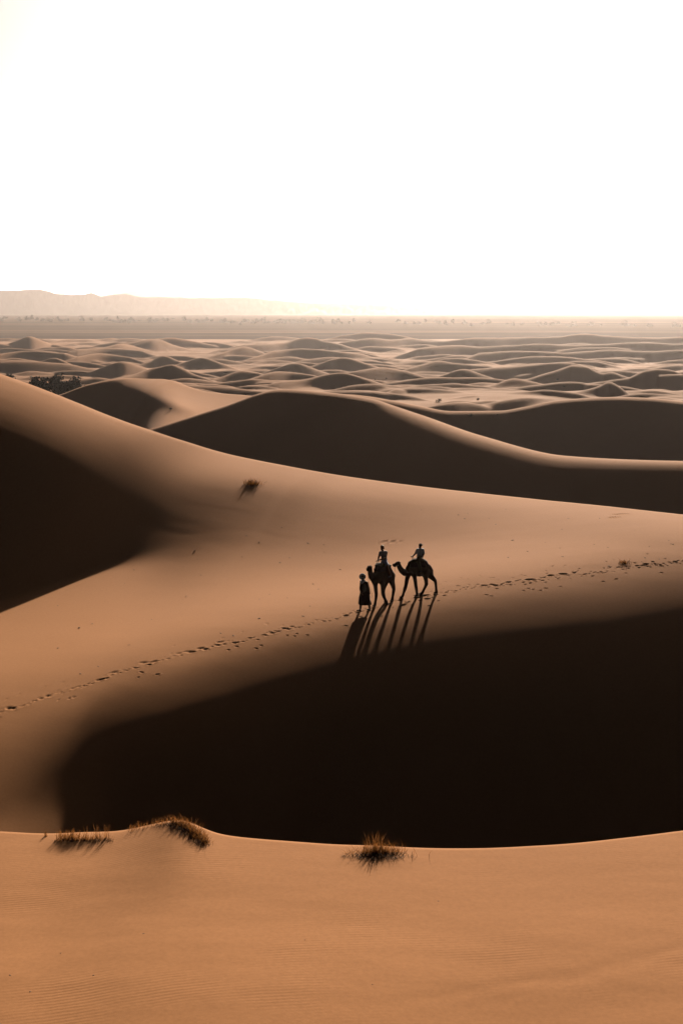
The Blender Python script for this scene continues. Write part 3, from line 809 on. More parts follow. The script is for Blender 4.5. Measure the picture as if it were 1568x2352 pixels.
# flat dark tuft
S, Lt = [], []
for _ in range(420):
    x = gr.gauss(868, 26); y = 1958 + gr.gauss(0, 2.5) + 0.04 * abs(x - 868)
    S.append((ground_fore(x, y), H(gr.gauss(0, .35), gr.gauss(0, .3)), gr.uniform(0.10, 0.34), 0.009, gr.uniform(.1, .8)))
for _ in range(26): S.append((ground_fore(gr.gauss(862, 10), 1957), H(gr.gauss(0, .16), 0), gr.uniform(.4, .56), 0.008, gr.uniform(0, .3)))
for _ in range(70): S.append((ground_fore(gr.gauss(874, 24), 1960 + gr.gauss(0, 2)), H(gr.gauss(0, .3), gr.gauss(0, .2)), gr.uniform(.25, .46), 0.006, gr.uniform(.1, .6)))
for _ in range(760):
    x = max(792, min(944, gr.gauss(868, 34))); q = 1 - abs(x - 868) / 80; y = 1966 + gr.gauss(0, 1.5 + 4.0 * max(q, 0.1))
    Lt.append((ground_fore(x, y), H(gr.gauss(.3 * (x - 868) / 30, 1.3), gr.gauss(-.9, .9)), gr.uniform(0.06, 0.20), 0.012, gr.uniform(.4, .9)))
for x, sx in ((958, -.2), (805, .1), (812, -.1)): S.append((ground_fore(x, 1968), H(sx, .05), 0.34, 0.010, 0.5))
tuft('grass_tuft', 'flat dark grass tuft with golden tips in front of the dark bowl', S, ground_fore(868, 1966), Lt)
# two tufts on the broad dune
def slope_tuft(x, y, wpx, n, ln, label):
    S, Lt = [], []
    for k in range(n):
        px_ = x + gr.gauss(0, wpx * .3); py_ = y + gr.gauss(0, wpx * 0.10)
        q = (ground_on(LM, px_, py_), H(gr.gauss(0, .45), gr.gauss(0, .45)), gr.uniform(.4, 1) * ln, 0.02, gr.uniform(.1, .7))
        (S if k % 3 else Lt).append(q)
    return tuft('grass_tuft', label, S, ground_on(LM, x, y), Lt)
slope_tuft(581, 1113, 30, 320, 0.50, 'lone dark grass tuft casting a shadow high on the sunlit slope')
slope_tuft(1432, 1293, 22, 120, 0.24, 'small dark grass tuft beside the trail')

# ------------------------------------------------------------------ small clods on the sand
M_clod = plain_mat('dry_clod', (0.11, 0.062, 0.034), 1.0, 0.3, 30)
def lump(seed):
    rnd = random.Random(seed); V, F = [], []
    n, m = 7, 4
    V.append(Vector((0, 0, 0.6)))
    for i in range(1, m):
        for k in range(n):
            th = math.pi * 0.62 * i / (m - 1); a = 2 * math.pi * k / n
            r = rnd.uniform(0.75, 1.15)
            V.append(Vector((math.sin(th) * math.cos(a) * r, math.sin(th) * math.sin(a) * r, math.cos(th) * 0.6 * r)))
    for k in range(n): F.append((0, 1 + k, 1 + (k + 1) % n))
    for i in range(m - 2):
        for k in range(n): F.append((1 + i * n + k, 1 + (i + 1) * n + k, 1 + (i + 1) * n + (k + 1) % n, 1 + i * n + (k + 1) % n))
    return V, F
lumps = []
for k in range(4):
    V, F = lump(k); me = bpy.data.meshes.new('dry_clod'); me.from_pydata([tuple(v) for v in V], [], F); me.materials.append(M_clod); lumps.append(me)
def clod(p, r, label, group):
    o = bpy.data.objects.new('dry_clod', gr.choice(lumps)); COL.objects.link(o)
    o.location = p; o.rotation_euler = (gr.uniform(-.2, .2), gr.uniform(-.2, .2), gr.uniform(0, 6.28)); o.scale = (r * gr.uniform(1, 2.0), r, r * gr.uniform(.35, .8))
    tag(o, label, 'clod', group)
n = 0
while n < 75:
    x = gr.uniform(120, 1560); yt = float(np.interp(x, TRAIL_X, TRAIL_Y)); yb = float(np.interp(x, [0, 280, 420, 600, 800, 1000, 1200, 1400, 1568], [1420, 1310, 1230, 1200, 1175, 1160, 1165, 1180, 1195]))
    y = gr.uniform(yb, yt - 6)
    if 815 < x < 1010 and y > 1235: continue
    clod(ground_on(LM, x, y), gr.uniform(0.03, 0.058), 'small dark clod lying on the sunlit sand of the broad dune', 'clods scattered on the broad dune'); n += 1
for (x, y) in ((140, 2190), (330, 2146), (700, 2160), (855, 2262), (215, 2240), (1006, 2000 + 72), (24, 2240), (70, 2280)):
    clod(ground_fore(x, y), gr.uniform(0.012, 0.02), 'tiny dark speck lying on the bare foreground sand', 'specks on the foreground sand')

# ------------------------------------------------------------------ living figures: chains of rounded pieces grown into one skin
ZS = 0.08                                       # picture pixels per pixel of the close measuring view
def Z1(x, y, d): return point(1290 * 0.6272 + x * ZS, 1960 * 0.6272 + y * ZS, d)
def Z2(x, y, d): return point(1420 * 0.6272 + x * ZS, 1970 * 0.6272 + y * ZS, d)
def foot_d(view, x, y):
    ox, oy = (1290, 1960) if view is Z1 else (1420, 1970)
    return ground_on(LM, ox * 0.6272 + x * ZS, oy * 0.6272 + y * ZS).y
PXM = ZS * 67.5 / FPX                           # metres per measuring pixel at the caravan

def ball(c, r, flat=None, n=10, m=7):
    """sphere; flat = (unit vector, factor) squeezes it along that direction"""
    V, F = [], []
    for i in range(m + 1):
        th = math.pi * i / m
        for k in range(n):
            a = 2 * math.pi * k / n
            v = Vector((math.sin(th) * math.cos(a), math.sin(th) * math.sin(a), math.cos(th))) * r
            if flat: v = v + flat[0] * (v.dot(flat[0]) * (flat[1] - 1))
            V.append(Vector(c) + v)
    for i in range(m):
        for k in range(n):
            F.append((i * n + k, (i + 1) * n + k, (i + 1) * n + (k + 1) % n, i * n + (k + 1) % n))
    return V, F

def limb(pts, rad, flat=None, step=0.6):
    """overlapping balls along a path with changing radius"""
    out = []
    for i in range(len(pts) - 1):
        p, q = Vector(pts[i]), Vector(pts[i + 1]); r0, r1 = rad[i], rad[i + 1]
        n = max(1, int((q - p).length / (step * min(r0, r1)) + 0.5))
        for k in range(n + (i == len(pts) - 2)):
            f = k / n; out.append(ball(p + (q - p) * f, r0 + (r1 - r0) * f, flat))
    return out

def grow(name, parts, mat, parent, base, voxel=0.012, smooth=4):
    """fuse the pieces into one continuous skin and hang it under its thing"""
    V, F = join(parts)
    me = bpy.data.meshes.new('tmp'); me.from_pydata([tuple(v - base) for v in V], [], F); me.update()
    t = bpy.data.objects.new('tmp', me); COL.objects.link(t)
    md = t.modifiers.new('r', 'REMESH'); md.mode = 'VOXEL'; md.voxel_size = voxel; md.use_smooth_shade = True
    if smooth:
        ms = t.modifiers.new('s', 'SMOOTH'); ms.iterations = smooth; ms.factor = 0.5
    dg = bpy.context.evaluated_depsgraph_get(); dg.update()
    nm = bpy.data.meshes.new_from_object(t.evaluated_get(dg)); nm.name = name
    bpy.data.objects.remove(t); bpy.data.meshes.remove(me)
    nm.materials.clear(); nm.materials.append(mat)
    nm.polygons.foreach_set('use_smooth', [True] * len(nm.polygons))
    o = bpy.data.objects.new(name, nm); COL.objects.link(o); o.parent = parent
    return o

def thing_tube(name, pts, r, mat, parent, base, n=6):
    V, F = tube([Vector(p) - base for p in pts], [r] * len(pts), n)
    return mesh_obj(name, V, F, mat, parent)

M_camel = plain_mat('camel_hair', (0.105, 0.052, 0.026), 0.95, 0.25, 6)
M_blanket = plain_mat('woven_blanket', (0.060, 0.030, 0.022), 0.95, 0.4, 9)
M_pad = plain_mat('saddle_pad', (0.115, 0.080, 0.040), 0.95, 0.25, 12)
M_strap = plain_mat('saddle_strap', (0.16, 0.11, 0.06), 0.9, 0.2, 20)
M_steel = plain_mat('saddle_iron', (0.10, 0.08, 0.07), 0.5, 0.1, 20)
M_rope = plain_mat('rope_fibre', (0.24, 0.13, 0.06), 0.95, 0.2, 40)
M_skin = plain_mat('skin', (0.16, 0.075, 0.045), 0.6, 0.1, 20)
M_skin2 = plain_mat('skin_fair', (0.30, 0.16, 0.10), 0.6, 0.1, 20)
M_white = plain_mat('white_cotton', (0.86, 0.84, 0.88), 0.9, 0.05, 25)
M_grey = plain_mat('grey_cotton', (0.60, 0.53, 0.54), 0.9, 0.08, 25)
M_blue = plain_mat('pale_blue_cotton', (0.50, 0.53, 0.72), 0.9, 0.08, 25)
M_dark = plain_mat('dark_cotton', (0.028, 0.018, 0.016), 0.95, 0.2, 25)
M_robe = plain_mat('brown_wool', (0.034, 0.016, 0.013), 0.95, 0.25, 18)
M_embr = plain_mat('embroidery', (0.13, 0.10, 0.085), 0.9, 0.25, 30)
M_hair = plain_mat('fair_hair', (0.42, 0.27, 0.14), 0.6, 0.2, 40)
M_black = plain_mat('black_cloth', (0.016, 0.012, 0.012), 0.9, 0.2, 25)
M_turban = plain_mat('turban_cotton', (0.84, 0.80, 0.86), 0.95, 0.08, 22)
M_eye = plain_mat('eye', (0.01, 0.008, 0.006), 0.3, 0.0, 5)

def r_(px): return px * PXM

def camel(view, name, label, legs, torso, neck, head, tail, ear, flat, base_px, fl_axis):
    """legs: [(foot x, foot y, [(x, y, radius px, depth offset of the upper joints)])...]"""
    base_d = foot_d(view, *base_px)
    base = view(base_px[0], base_px[1], base_d)
    root = empty(name, base, 0)
    fd = [foot_d(view, l[0], l[1]) for l in legs]
    return root, base, fd

def body_depth(x, f, r_end):
    """depth along the trunk between (x, depth) at the chest and (x, depth) at the rump"""
    t = (x - f[0]) / (r_end[0] - f[0]); return f[1] + t * (r_end[1] - f[1])

def leg_parts(view, foot, joints, hip_d, heading):
    """joints from the hip down: (x, y, radius px); depth eases from the hip to the foot"""
    fdp = foot_d(view, *foot); n = len(joints)
    pts, rad = [], []
    for i, (x, y, r) in enumerate(joints):
        f = i / n; pts.append(view(x, y, hip_d + (fdp - hip_d) * f)); rad.append(r_(r * (1.15 if i < 2 else (1.4 if i < 4 else 1.68))))
    sole = view(foot[0], foot[1], fdp)
    ank = sole + Vector((0, 0, 0.06)) - heading * 0.03
    pts.append(ank); rad.append(r_(42))
    P = limb(pts, rad)
    # broad two-toed pad
    side = heading.cross(Vector((0, 0, 1))).normalized()
    for sgn in (-1, 1):
        P += limb([sole + Vector((0, 0, 0.035)) + side * sgn * 0.028 - heading * 0.03, sole + Vector((0, 0, 0.028)) + side * sgn * 0.04 + heading * 0.085], [0.046, 0.034])
    return P

# ---- rear camel, in profile
F2a, F2b, R2a, R2b = (395, 1712), (815, 1668), (940, 1622), (1378, 1585)
d_f = 0.5 * (foot_d(Z2, *F2a) + foot_d(Z2, *F2b)); d_r = 0.5 * (foot_d(Z2, *R2a) + foot_d(Z2, *R2b))
c2f, c2r = (600, d_f), (1160, d_r)
def D2(x): return body_depth(x, c2f, c2r)
ax2 = (Z2(600, 900, D2(600)) - Z2(1160, 900, D2(1160))); ax2.z = 0; ax2.normalize(); lat2 = ax2.cross(Vector((0, 0, 1))).normalized()
base2 = Z2(880, 1650, D2(880)); base2.z = ground_on(LM, (1420 * .6272 + 880 * ZS), (1970 * .6272 + 1650 * ZS)).z
camel2 = empty('camel', base2)
tag(camel2, 'dark camel walking behind the other one, carrying the rider in the cap', 'camel', 'riding camels on the trail')
near, far = -0.12, 0.12
P = limb([Z2(x, y, D2(x)) for x, y, r in ((580, 975, 0), (680, 905, 0), (800, 890, 0), (900, 880, 0), (1000, 875, 0), (1110, 885, 0), (1180, 900, 0))],
         [r_(q) for q in (118, 195, 232, 245, 222, 160, 105)], (lat2, 0.72), 0.35)
P += limb([Z2(760, 760, D2(760)), Z2(860, 690, D2(860)), Z2(960, 730, D2(960))], [r_(110), r_(95), r_(110)], (lat2, 0.8), 0.4)          # hump
nk = -0.10
P += limb([Z2(560, 1000, D2(560)), Z2(470, 992, D2(470) + nk * .3), Z2(395, 940, D2(395) + nk * .6), Z2(330, 840, D2(330) + nk), Z2(300, 750, D2(300) + nk)],
          [r_(q) for q in (112, 102, 90, 78, 70)], (lat2, 0.8), 0.3)
hd = D2(250) + nk
P += limb([Z2(300, 728, hd), Z2(262, 738, hd - .02), Z2(205, 772, hd - .03), Z2(168, 784, hd - .04)], [r_(q) for q in (66, 62, 53, 45)], (lat2, 0.8), 0.3)
P += limb([Z2(160, 762, hd - .04), Z2(152, 768, hd - .04)], [r_(32), r_(27)])
P += limb([Z2(158, 808, hd - .04), Z2(210, 820, hd - .03)], [r_(18), r_(26)])
for q in (-.05, .05): P += limb([Z2(345, 705, hd + q), Z2(374, 700, hd + q * 1.3)], [r_(13), r_(8)])
P += leg_parts(Z2, F2a, [(590, 1010, 92), (560, 1120, 62), (535, 1230, 46), (512, 1380, 38), (490, 1440, 35), (455, 1560, 24), (430, 1640, 25)], D2(600) + far, ax2)
P += leg_parts(Z2, F2b, [(740, 1010, 92), (765, 1130, 56), (785, 1250, 42), (798, 1370, 38), (812, 1450, 30), (826, 1560, 24), (834, 1610, 26)], D2(740) + near, ax2)
P += leg_parts(Z2, R2a, [(1060, 960, 130), (1075, 1100, 74), (1090, 1200, 46), (1102, 1320, 40), (1070, 1400, 28), (1030, 1480, 23), (985, 1575, 27)], D2(1060) + near, ax2)
P += leg_parts(Z2, R2b, [(1165, 950, 125), (1215, 1080, 84), (1290, 1160, 52), (1352, 1225, 38), (1368, 1310, 27), (1378, 1420, 23), (1385, 1520, 27)], D2(1165) + far, ax2)
P += limb([Z2(1225, 880, D2(1225)), Z2(1262, 960, D2(1240)), Z2(1262, 1050, D2(1240)), Z2(1250, 1110, D2(1240))], [r_(16), r_(11), r_(10), r_(16)])
grow('body', P, M_camel, camel2, base2, 0.014, 6)
P = limb([Z2(690, 770, D2(690)), Z2(800, 730, D2(800)), Z2(900, 720, D2(900)), Z2(1010, 745, D2(1010)), Z2(1090, 800, D2(1090))], [r_(q) for q in (140, 165, 168, 150, 95)], (lat2, 1.2), 0.35)
blk2 = grow('blanket', P, M_blanket, camel2, base2, 0.018, 8)
P = []
for q in (-.21, .21):
    P += limb([Z2(640, 700, D2(640) + q * .5), Z2(730, 660, D2(730) + q), Z2(860, 650, D2(860) + q * 1.25), Z2(990, 640, D2(990) + q), Z2(1080, 700, D2(1080) + q * .4)], [r_(q2) for q2 in (42, 52, 56, 60, 46)], None, 0.4)
grow('saddle_pad', P, M_pad, camel2, base2, 0.014, 4)
han = thing_tube('handle', [Z2(662, 546, D2(690) - .10), Z2(700, 540, D2(690)), Z2(735, 546, D2(690) + .10)], r_(9), M_steel, camel2, base2)
for (x0, x1, q) in ((690, 690, -.05), (742, 718, .05)): thing_tube('handle_post', [Z2(x0, 650, D2(690) + q), Z2(x1, 543, D2(690) + q)], r_(8), M_steel, han, base2)
for (x, rr) in ((600, 0), (1060, 0)):
    thing_tube('girth_strap', [Z2(x + 40, 760, D2(x) - .30), Z2(x + 10, 900, D2(x) - .345), Z2(x, 1030, D2(x) - .25)], r_(9), M_strap, camel2, base2)
thing_tube('halter', [Z2(350, 735, hd - .10), Z2(290, 790, hd - .12), Z2(215, 800, hd - .115), Z2(200, 835, hd - .04), Z2(215, 770, hd + .08)], r_(7), M_strap, camel2, base2)

# ---- leading camel, turned towards the camera
F1a, F1b, R1a, R1b = (632, 2042), (985, 1985), (1132, 1900), (960, 1925)
d_f = 0.5 * (foot_d(Z1, *F1a) + foot_d(Z1, *F1b)) - 0.02; d_r = 0.5 * (foot_d(Z1, *R1a) + foot_d(Z1, *R1b)) + 0.35
c1f, c1r = (690, d_f), (1090, d_r)
def D1(x): return body_depth(x, c1f, c1r)
ax1 = (Z1(690, 1100, D1(690)) - Z1(1090, 1100, D1(1090))); ax1.z = 0; ax1.normalize(); lat1 = ax1.cross(Vector((0, 0, 1))).normalized()
base1 = Z1(860, 1975, D1(860)); base1.z = ground_on(LM, (1290 * .6272 + 860 * ZS), (1960 * .6272 + 1975 * ZS)).z
camel1 = empty('camel', base1)
tag(camel1, 'leading camel turned towards us, carrying the fair-haired rider', 'camel', 'riding camels on the trail')
P = limb([Z1(x, y, D1(x)) for x, y in ((680, 1215), (760, 1150), (860, 1125), (950, 1110), (1025, 1125), (1100, 1135))], [r_(q) for q in (150, 215, 255, 262, 195, 130)], (lat1, 0.80), 0.35)
P += limb([Z1(820, 960, D1(820)), Z1(900, 890, D1(900)), Z1(980, 930, D1(980))], [r_(100), r_(90), r_(100)], (lat1, 0.9), 0.4)
nk = -0.16
P += limb([Z1(665, 1240, D1(690) + .05), Z1(600, 1235, D1(690) + nk * .5), Z1(545, 1175, D1(690) + nk * 1.4), Z1(512, 1085, D1(690) + nk * 2.2), Z1(508, 990, D1(690) + nk * 2.5)], [r_(q) for q in (128, 112, 98, 78, 68)], None, 0.3)
hd = D1(690) + nk * 2.6
P += limb([Z1(510, 935, hd), Z1(475, 935, hd - .10), Z1(447, 965, hd - .19), Z1(438, 1000, hd - .24)], [r_(q) for q in (62, 58, 48, 42)], None, 0.3)
P += limb([Z1(422, 968, hd - .23), Z1(424, 1008, hd - .26)], [r_(30), r_(26)])
for (ex, ey, q) in ((556, 905, -.06), (505, 885, .10)): P += limb([Z1(ex - 12, ey + 8, hd + q), Z1(ex + 14, ey - 8, hd + q)], [r_(15), r_(9)])
P += limb([Z1(450, 895, hd - .10), Z1(520, 885, hd)], [r_(24), r_(28)])
P += leg_parts(Z1, F1a, [(650, 1290, 110), (658, 1420, 62), (668, 1540, 44), (684, 1690, 38), (678, 1780, 28), (662, 1890, 24), (648, 1975, 27)], D1(690) - .13, ax1)
P += leg_parts(Z1, F1b, [(840, 1290, 110), (868, 1420, 60), (868, 1560, 42), (870, 1680, 38), (900, 1770, 28), (940, 1850, 26), (970, 1905, 30)], D1(760) + .05, -ax1)
P += leg_parts(Z1, R1a, [(1090, 1160, 130), (1115, 1300, 90), (1160, 1430, 52), (1188, 1545, 40), (1172, 1640, 29), (1155, 1760, 24), (1142, 1840, 29)], D1(1110) - .08, ax1)
P += leg_parts(Z1, R1b, [(1000, 1190, 130), (960, 1330, 80), (915, 1460, 50), (892, 1570, 38), (895, 1660, 27), (920, 1780, 24), (945, 1860, 27)], D1(1060) + .18, ax1)
P += limb([Z1(1150, 1080, D1(1150) + .05), Z1(1200, 1180, D1(1180) + .1), Z1(1195, 1290, D1(1180) + .1)], [r_(16), r_(11), r_(14)])
grow('body', P, M_camel, camel1, base1, 0.014, 6)
P = limb([Z1(745, 1000, D1(745)), Z1(840, 945, D1(840)), Z1(930, 930, D1(930)), Z1(1000, 965, D1(1010)), Z1(1055, 1045, D1(1085))], [r_(q) for q in (130, 165, 168, 118, 62)], (lat1, 1.15), 0.35)
grow('blanket', P, M_blanket, camel1, base1, 0.018, 8)
P = []
for q in (-.20, .20):
    o = lat1 * q
    P += limb([Z1(735, 885, D1(735)) + o * .6, Z1(800, 850, D1(800)) + o, Z1(900, 850, D1(900)) + o * 1.25, Z1(985, 860, D1(1000)) + o, Z1(1025, 910, D1(1050)) + o * .5], [r_(q2) for q2 in (44, 54, 56, 44, 30)], None, 0.4)
grow('saddle_pad', P, M_pad, camel1, base1, 0.014, 4)
han1 = thing_tube('handle', [Z1(700, 742, D1(740)) - lat1 * .11, Z1(735, 745, D1(740)), Z1(770, 742, D1(740)) + lat1 * .11], r_(9), M_steel, camel1, base1)
for q in (-.05, .05): thing_tube('handle_post', [Z1(755, 860, D1(740)) + lat1 * q, Z1(735, 745, D1(740)) + lat1 * q], r_(8), M_steel, han1, base1)
grow('pack_roll', limb([Z1(1012, 800, D1(1030) + .05), Z1(1036, 850, D1(1050)), Z1(1050, 900, D1(1070) - .05)], [r_(22), r_(25), r_(20)]), M_pad, camel1, base1, 0.012, 3)
thing_tube('halter', [Z1(560, 930, hd - .02), Z1(520, 985, hd - .13), Z1(455, 1020, hd - .28), Z1(425, 985, hd - .30), Z1(400, 960, hd - .20)], r_(7), M_strap, camel1, base1)

def r_(px): return px * PXM * 1.13
# ---- people
def hand(wrist, fwd, side, up, s=1.0, curl=0.8):
    """palm, four unequal bent fingers and a thumb from the side of the palm"""
    P = []
    fwd = fwd.normalized(); side = side.normalized(); up = up.normalized()
    palm = wrist + fwd * 0.05 * s
    P += limb([wrist + fwd * .01, palm + fwd * .03 * s], [0.024 * s, 0.030 * s], (up, 0.6))
    for k, (o, ln) in enumerate(((-.030, .070), (-.010, .080), (.010, .074), (.028, .058))):
        a = palm + fwd * .045 * s + side * o * s; b = a + (fwd * (1 - curl * .4) - up * curl * .55) * ln * .5 * s; c = b + (fwd * (.5 - curl) - up * .9) * ln * .5 * s
        P += limb([a, b, c], [.0105 * s, .010 * s, .0085 * s])
    t0 = wrist + fwd * .025 * s - side * .026 * s; t1 = t0 + (fwd * .5 - side * .75 - up * .2) * .035 * s; t2 = t1 + (fwd * .8 - up * .45) * .03 * s
    P += limb([t0, t1, t2], [.014 * s, .012 * s, .009 * s])
    return P

def head_parts(c, face, s=1.0):
    """skull, jaw, nose and ears; c is the centre, face the way it looks"""
    face = face.normalized(); side = face.cross(Vector((0, 0, 1))).normalized(); up = Vector((0, 0, 1))
    P = [ball(c + up * .03 * s - face * .012 * s, .092 * s, (side, .84)), ball(c - up * .045 * s + face * .02 * s, .066 * s, (side, .9))]
    P += limb([c + face * .085 * s + up * .012 * s, c + face * .105 * s - up * .022 * s], [.011 * s, .015 * s])
    P += limb([c + face * .078 * s - up * .062 * s - side * .02 * s, c + face * .078 * s - up * .062 * s + side * .02 * s], [.012 * s, .012 * s])
    P += [ball(c + face * .072 * s - up * .10 * s, .022 * s)]
    for q in (-1, 1): P += [ball(c + side * q * .080 * s - up * .01 * s, .024 * s, (side, .4))]
    return P

def eyes(c, face, parent, base, s=1.0):
    face = face.normalized(); side = face.cross(Vector((0, 0, 1))).normalized()
    for q in (-1, 1):
        V, F = ball(c + face * .080 * s + side * q * .031 * s + Vector((0, 0, .012)) * s - base, .0125 * s)
        mesh_obj('eye', V, F, M_eye, parent)

VX = 0.006
# rider in the cap
D = D2(900); b2 = Z2(910, 575, D)
rid2 = empty('person', b2)
tag(rid2, 'person in white T-shirt and backward dark cap riding the rear camel', 'person', 'camel riders')
fc = Vector((-0.80, -0.60, -0.05)); hc = Z2(925, 228, D)
P = head_parts(hc, fc, 0.93)
P += limb([Z2(925, 290, D + .01), Z2(922, 330, D + .02)], [r_(33), r_(38)])
P += limb([Z2(862, 356, D), Z2(985, 356, D)], [r_(50), r_(50)], None, .4) + limb([Z2(920, 390, D), Z2(914, 470, D), Z2(908, 555, D)], [r_(78), r_(68), r_(74)], None, .4)
w1, w2 = Z2(712, 522, D - .04), Z2(992, 552, D - .17)
P += limb([Z2(838, 352, D), Z2(800, 438, D - .02), w1], [r_(33), r_(27), r_(18)]) + hand(w1, Z2(672, 518, D - .04) - w1, Vector((0, -1, 0.1)), Vector((0, 0, 1)), 0.95)
P += limb([Z2(1000, 356, D), Z2(1022, 455, D - .06), w2], [r_(33), r_(27), r_(18)]) + hand(w2, Z2(960, 585, D - .22) - w2, Vector((1, 0, 0)), Vector((0, -.6, 1)), 0.95)
kn, an = Z2(872, 690, D - .36), Z2(940, 925, D - .385)
kf_, af_ = Z2(850, 675, D + .36), Z2(920, 905, D + .40)
P += limb([Z2(905, 585, D - .10), kn, an, Z2(905, 972, D - .45)], [r_(58), r_(42), r_(25), r_(18)]) + limb([Z2(905, 585, D + .10), kf_, af_, Z2(885, 950, D + .42)], [r_(58), r_(42), r_(25), r_(18)])
grow('body', P, M_skin, rid2, b2, VX, 2); eyes(hc, fc, rid2, b2, .93)
P = limb([Z2(864, 356, D), Z2(985, 356, D)], [r_(57), r_(57)], None, .3) + limb([Z2(920, 385, D), Z2(914, 470, D), Z2(908, 548, D)], [r_(86), r_(77), r_(80)], None, .3)
P += limb([Z2(842, 350, D), Z2(808, 420, D - .02)], [r_(42), r_(38)]) + limb([Z2(998, 354, D), Z2(1018, 432, D - .05)], [r_(42), r_(38)])
grow('t_shirt', P, M_white, rid2, b2, 0.009, 3)
P = limb([Z2(905, 572, D - .1), Z2(905, 572, D + .1)], [r_(72), r_(72)], None, .3) + limb([Z2(905, 585, D - .10), kn, kn + (an - kn) * .85], [r_(66), r_(50), r_(36)]) + limb([Z2(905, 585, D + .10), kf_, kf_ + (af_ - kf_) * .85], [r_(66), r_(50), r_(36)])
grow('trousers', P, M_pad, rid2, b2, 0.01, 3)
P = [ball(hc + Vector((0, 0, .035)) - fc.normalized() * .012, .096, (fc.cross(Vector((0, 0, 1))).normalized(), .88))]
P = [(v, f) for v, f in P]
br = limb([hc + Vector((.075, .03, .045)), hc + Vector((.155, .07, .05))], [.045, .030], (Vector((0, 0, 1)), .28))
capo = grow('cap', P + br, M_black, rid2, b2, 0.007, 2)
for q, (ank, toe) in enumerate(((an, Z2(905, 972, D - .45)), (af_, Z2(885, 950, D + .42)))):
    grow('shoe', limb([ank - Vector((0, 0, .03)), toe], [r_(30), r_(24)]), M_black, rid2, b2, .009, 2)

# fair-haired rider
D = D1(900); b1 = Z1(905, 800, D)
rid1 = empty('person', b1)
tag(rid1, 'fair-haired person in grey top and pale blue shorts riding the leading camel', 'person', 'camel riders')
fc = Vector((-0.62, -0.78, -0.10)); hc = Z1(848, 362, D)
P = head_parts(hc, fc, 0.92)
P += limb([Z1(862, 425, D + .02), Z1(872, 470, D + .02)], [r_(30), r_(35)])
P += limb([Z1(812, 505, D), Z1(955, 500, D)], [r_(46), r_(46)], None, .4) + limb([Z1(890, 540, D), Z1(905, 640, D), Z1(915, 745, D)], [r_(74), r_(66), r_(80)], None, .4)
w1, w2 = Z1(735, 722, D - .12), Z1(770, 712, D - .26)
P += limb([Z1(800, 505, D), Z1(755, 630, D - .05), w1], [r_(32), r_(26), r_(18)]) + hand(w1, Z1(690, 735, D - .12) - w1, Vector((0, -1, 0)), Vector((0, 0, 1)), .92)
P += limb([Z1(965, 510, D), Z1(945, 655, D - .14), w2], [r_(32), r_(27), r_(18)]) + hand(w2, Z1(715, 728, D - .27) - w2, Vector((0, -1, 0)), Vector((0, 0, 1)), .92)
kn, an = Z1(1000, 885, D - .36), Z1(1082, 1150, D - .40)
kf_, af_ = Z1(800, 880, D + .36), Z1(790, 1120, D + .42)
P += limb([Z1(930, 775, D - .10), kn, an, Z1(1050, 1200, D - .48)], [r_(60), r_(42), r_(24), r_(18)]) + limb([Z1(900, 775, D + .10), kf_, af_, Z1(760, 1160, D + .42)], [r_(60), r_(42), r_(24), r_(18)])
grow('body', P, M_skin2, rid1, b1, VX, 2); eyes(hc, fc, rid1, b1, .92)
P = limb([Z1(814, 505, D), Z1(955, 500, D)], [r_(53), r_(53)], None, .3) + limb([Z1(890, 535, D), Z1(905, 640, D), Z1(915, 720, D)], [r_(83), r_(76), r_(82)], None, .3)
P += limb([Z1(802, 503, D), Z1(780, 570, D - .03)], [r_(40), r_(36)]) + limb([Z1(965, 508, D), Z1(955, 590, D - .08)], [r_(40), r_(36)])
grow('top', P, M_grey, rid1, b1, 0.009, 3)
P = limb([Z1(915, 760, D - .1), Z1(905, 760, D + .1)], [r_(84), r_(80)], None, .3) + limb([Z1(930, 770, D - .10), Z1(930, 775, D - .12) + (kn - Z1(930, 775, D - .12)) * .8], [r_(72), r_(54)]) + limb([Z1(900, 775, D + .10), kf_ * .8 + Z1(900, 775, D + .1) * .2], [r_(72), r_(54)])
grow('shorts', P, M_blue, rid1, b1, 0.009, 3)
bk = -fc.normalized()
P = [ball(hc + Vector((0, 0, .042)) + bk * .022, .094)] + [ball(hc + bk * .055 - Vector((0, 0, .015)), .075)] + limb([hc + bk * .085 + Vector((.02, 0, .0)), hc + bk * .115 + Vector((.03, 0, -.075))], [.036, .022])
grow('hair', P, M_hair, rid1, b1, 0.008, 2)
for ank, toe in ((an, Z1(1050, 1200, D - .48)), (af_, Z1(760, 1160, D + .42))):
    grow('shoe', limb([ank - Vector((0, 0, .03)), toe], [r_(29), r_(23)]), M_grey, rid1, b1, .009, 2)

# guide on foot
FA, FB = (215, 2172), (492, 2140)
dA, dB = foot_d(Z1, *FA), foot_d(Z1, *FB); D = 0.5 * (dA + dB)
bm_ = Z1(340, 2155, D); bm_.z = ground_on(LM, 1290 * .6272 + 340 * ZS, 1960 * .6272 + 2155 * ZS).z
man = empty('person', bm_)
tag(man, 'person on foot in white turban and dark robe leading the camels by a rope', 'person', 'camel guide')
fc = Vector((-0.22, -0.97, -0.04)); hc = Z1(290, 1212, D - .02)
P = head_parts(hc, fc, 0.93) + limb([Z1(298, 1275, D), Z1(312, 1320, D)], [r_(33), r_(40)])
P += limb([Z1(265, 1365, D), Z1(395, 1370, D)], [r_(46), r_(46)], None, .4) + limb([Z1(330, 1410, D), Z1(345, 1550, D), Z1(335, 1700, D)], [r_(76), r_(70), r_(84)], None, .4)
wR, wL = Z1(480, 1705, D - .02), Z1(262, 1660, D - .16)
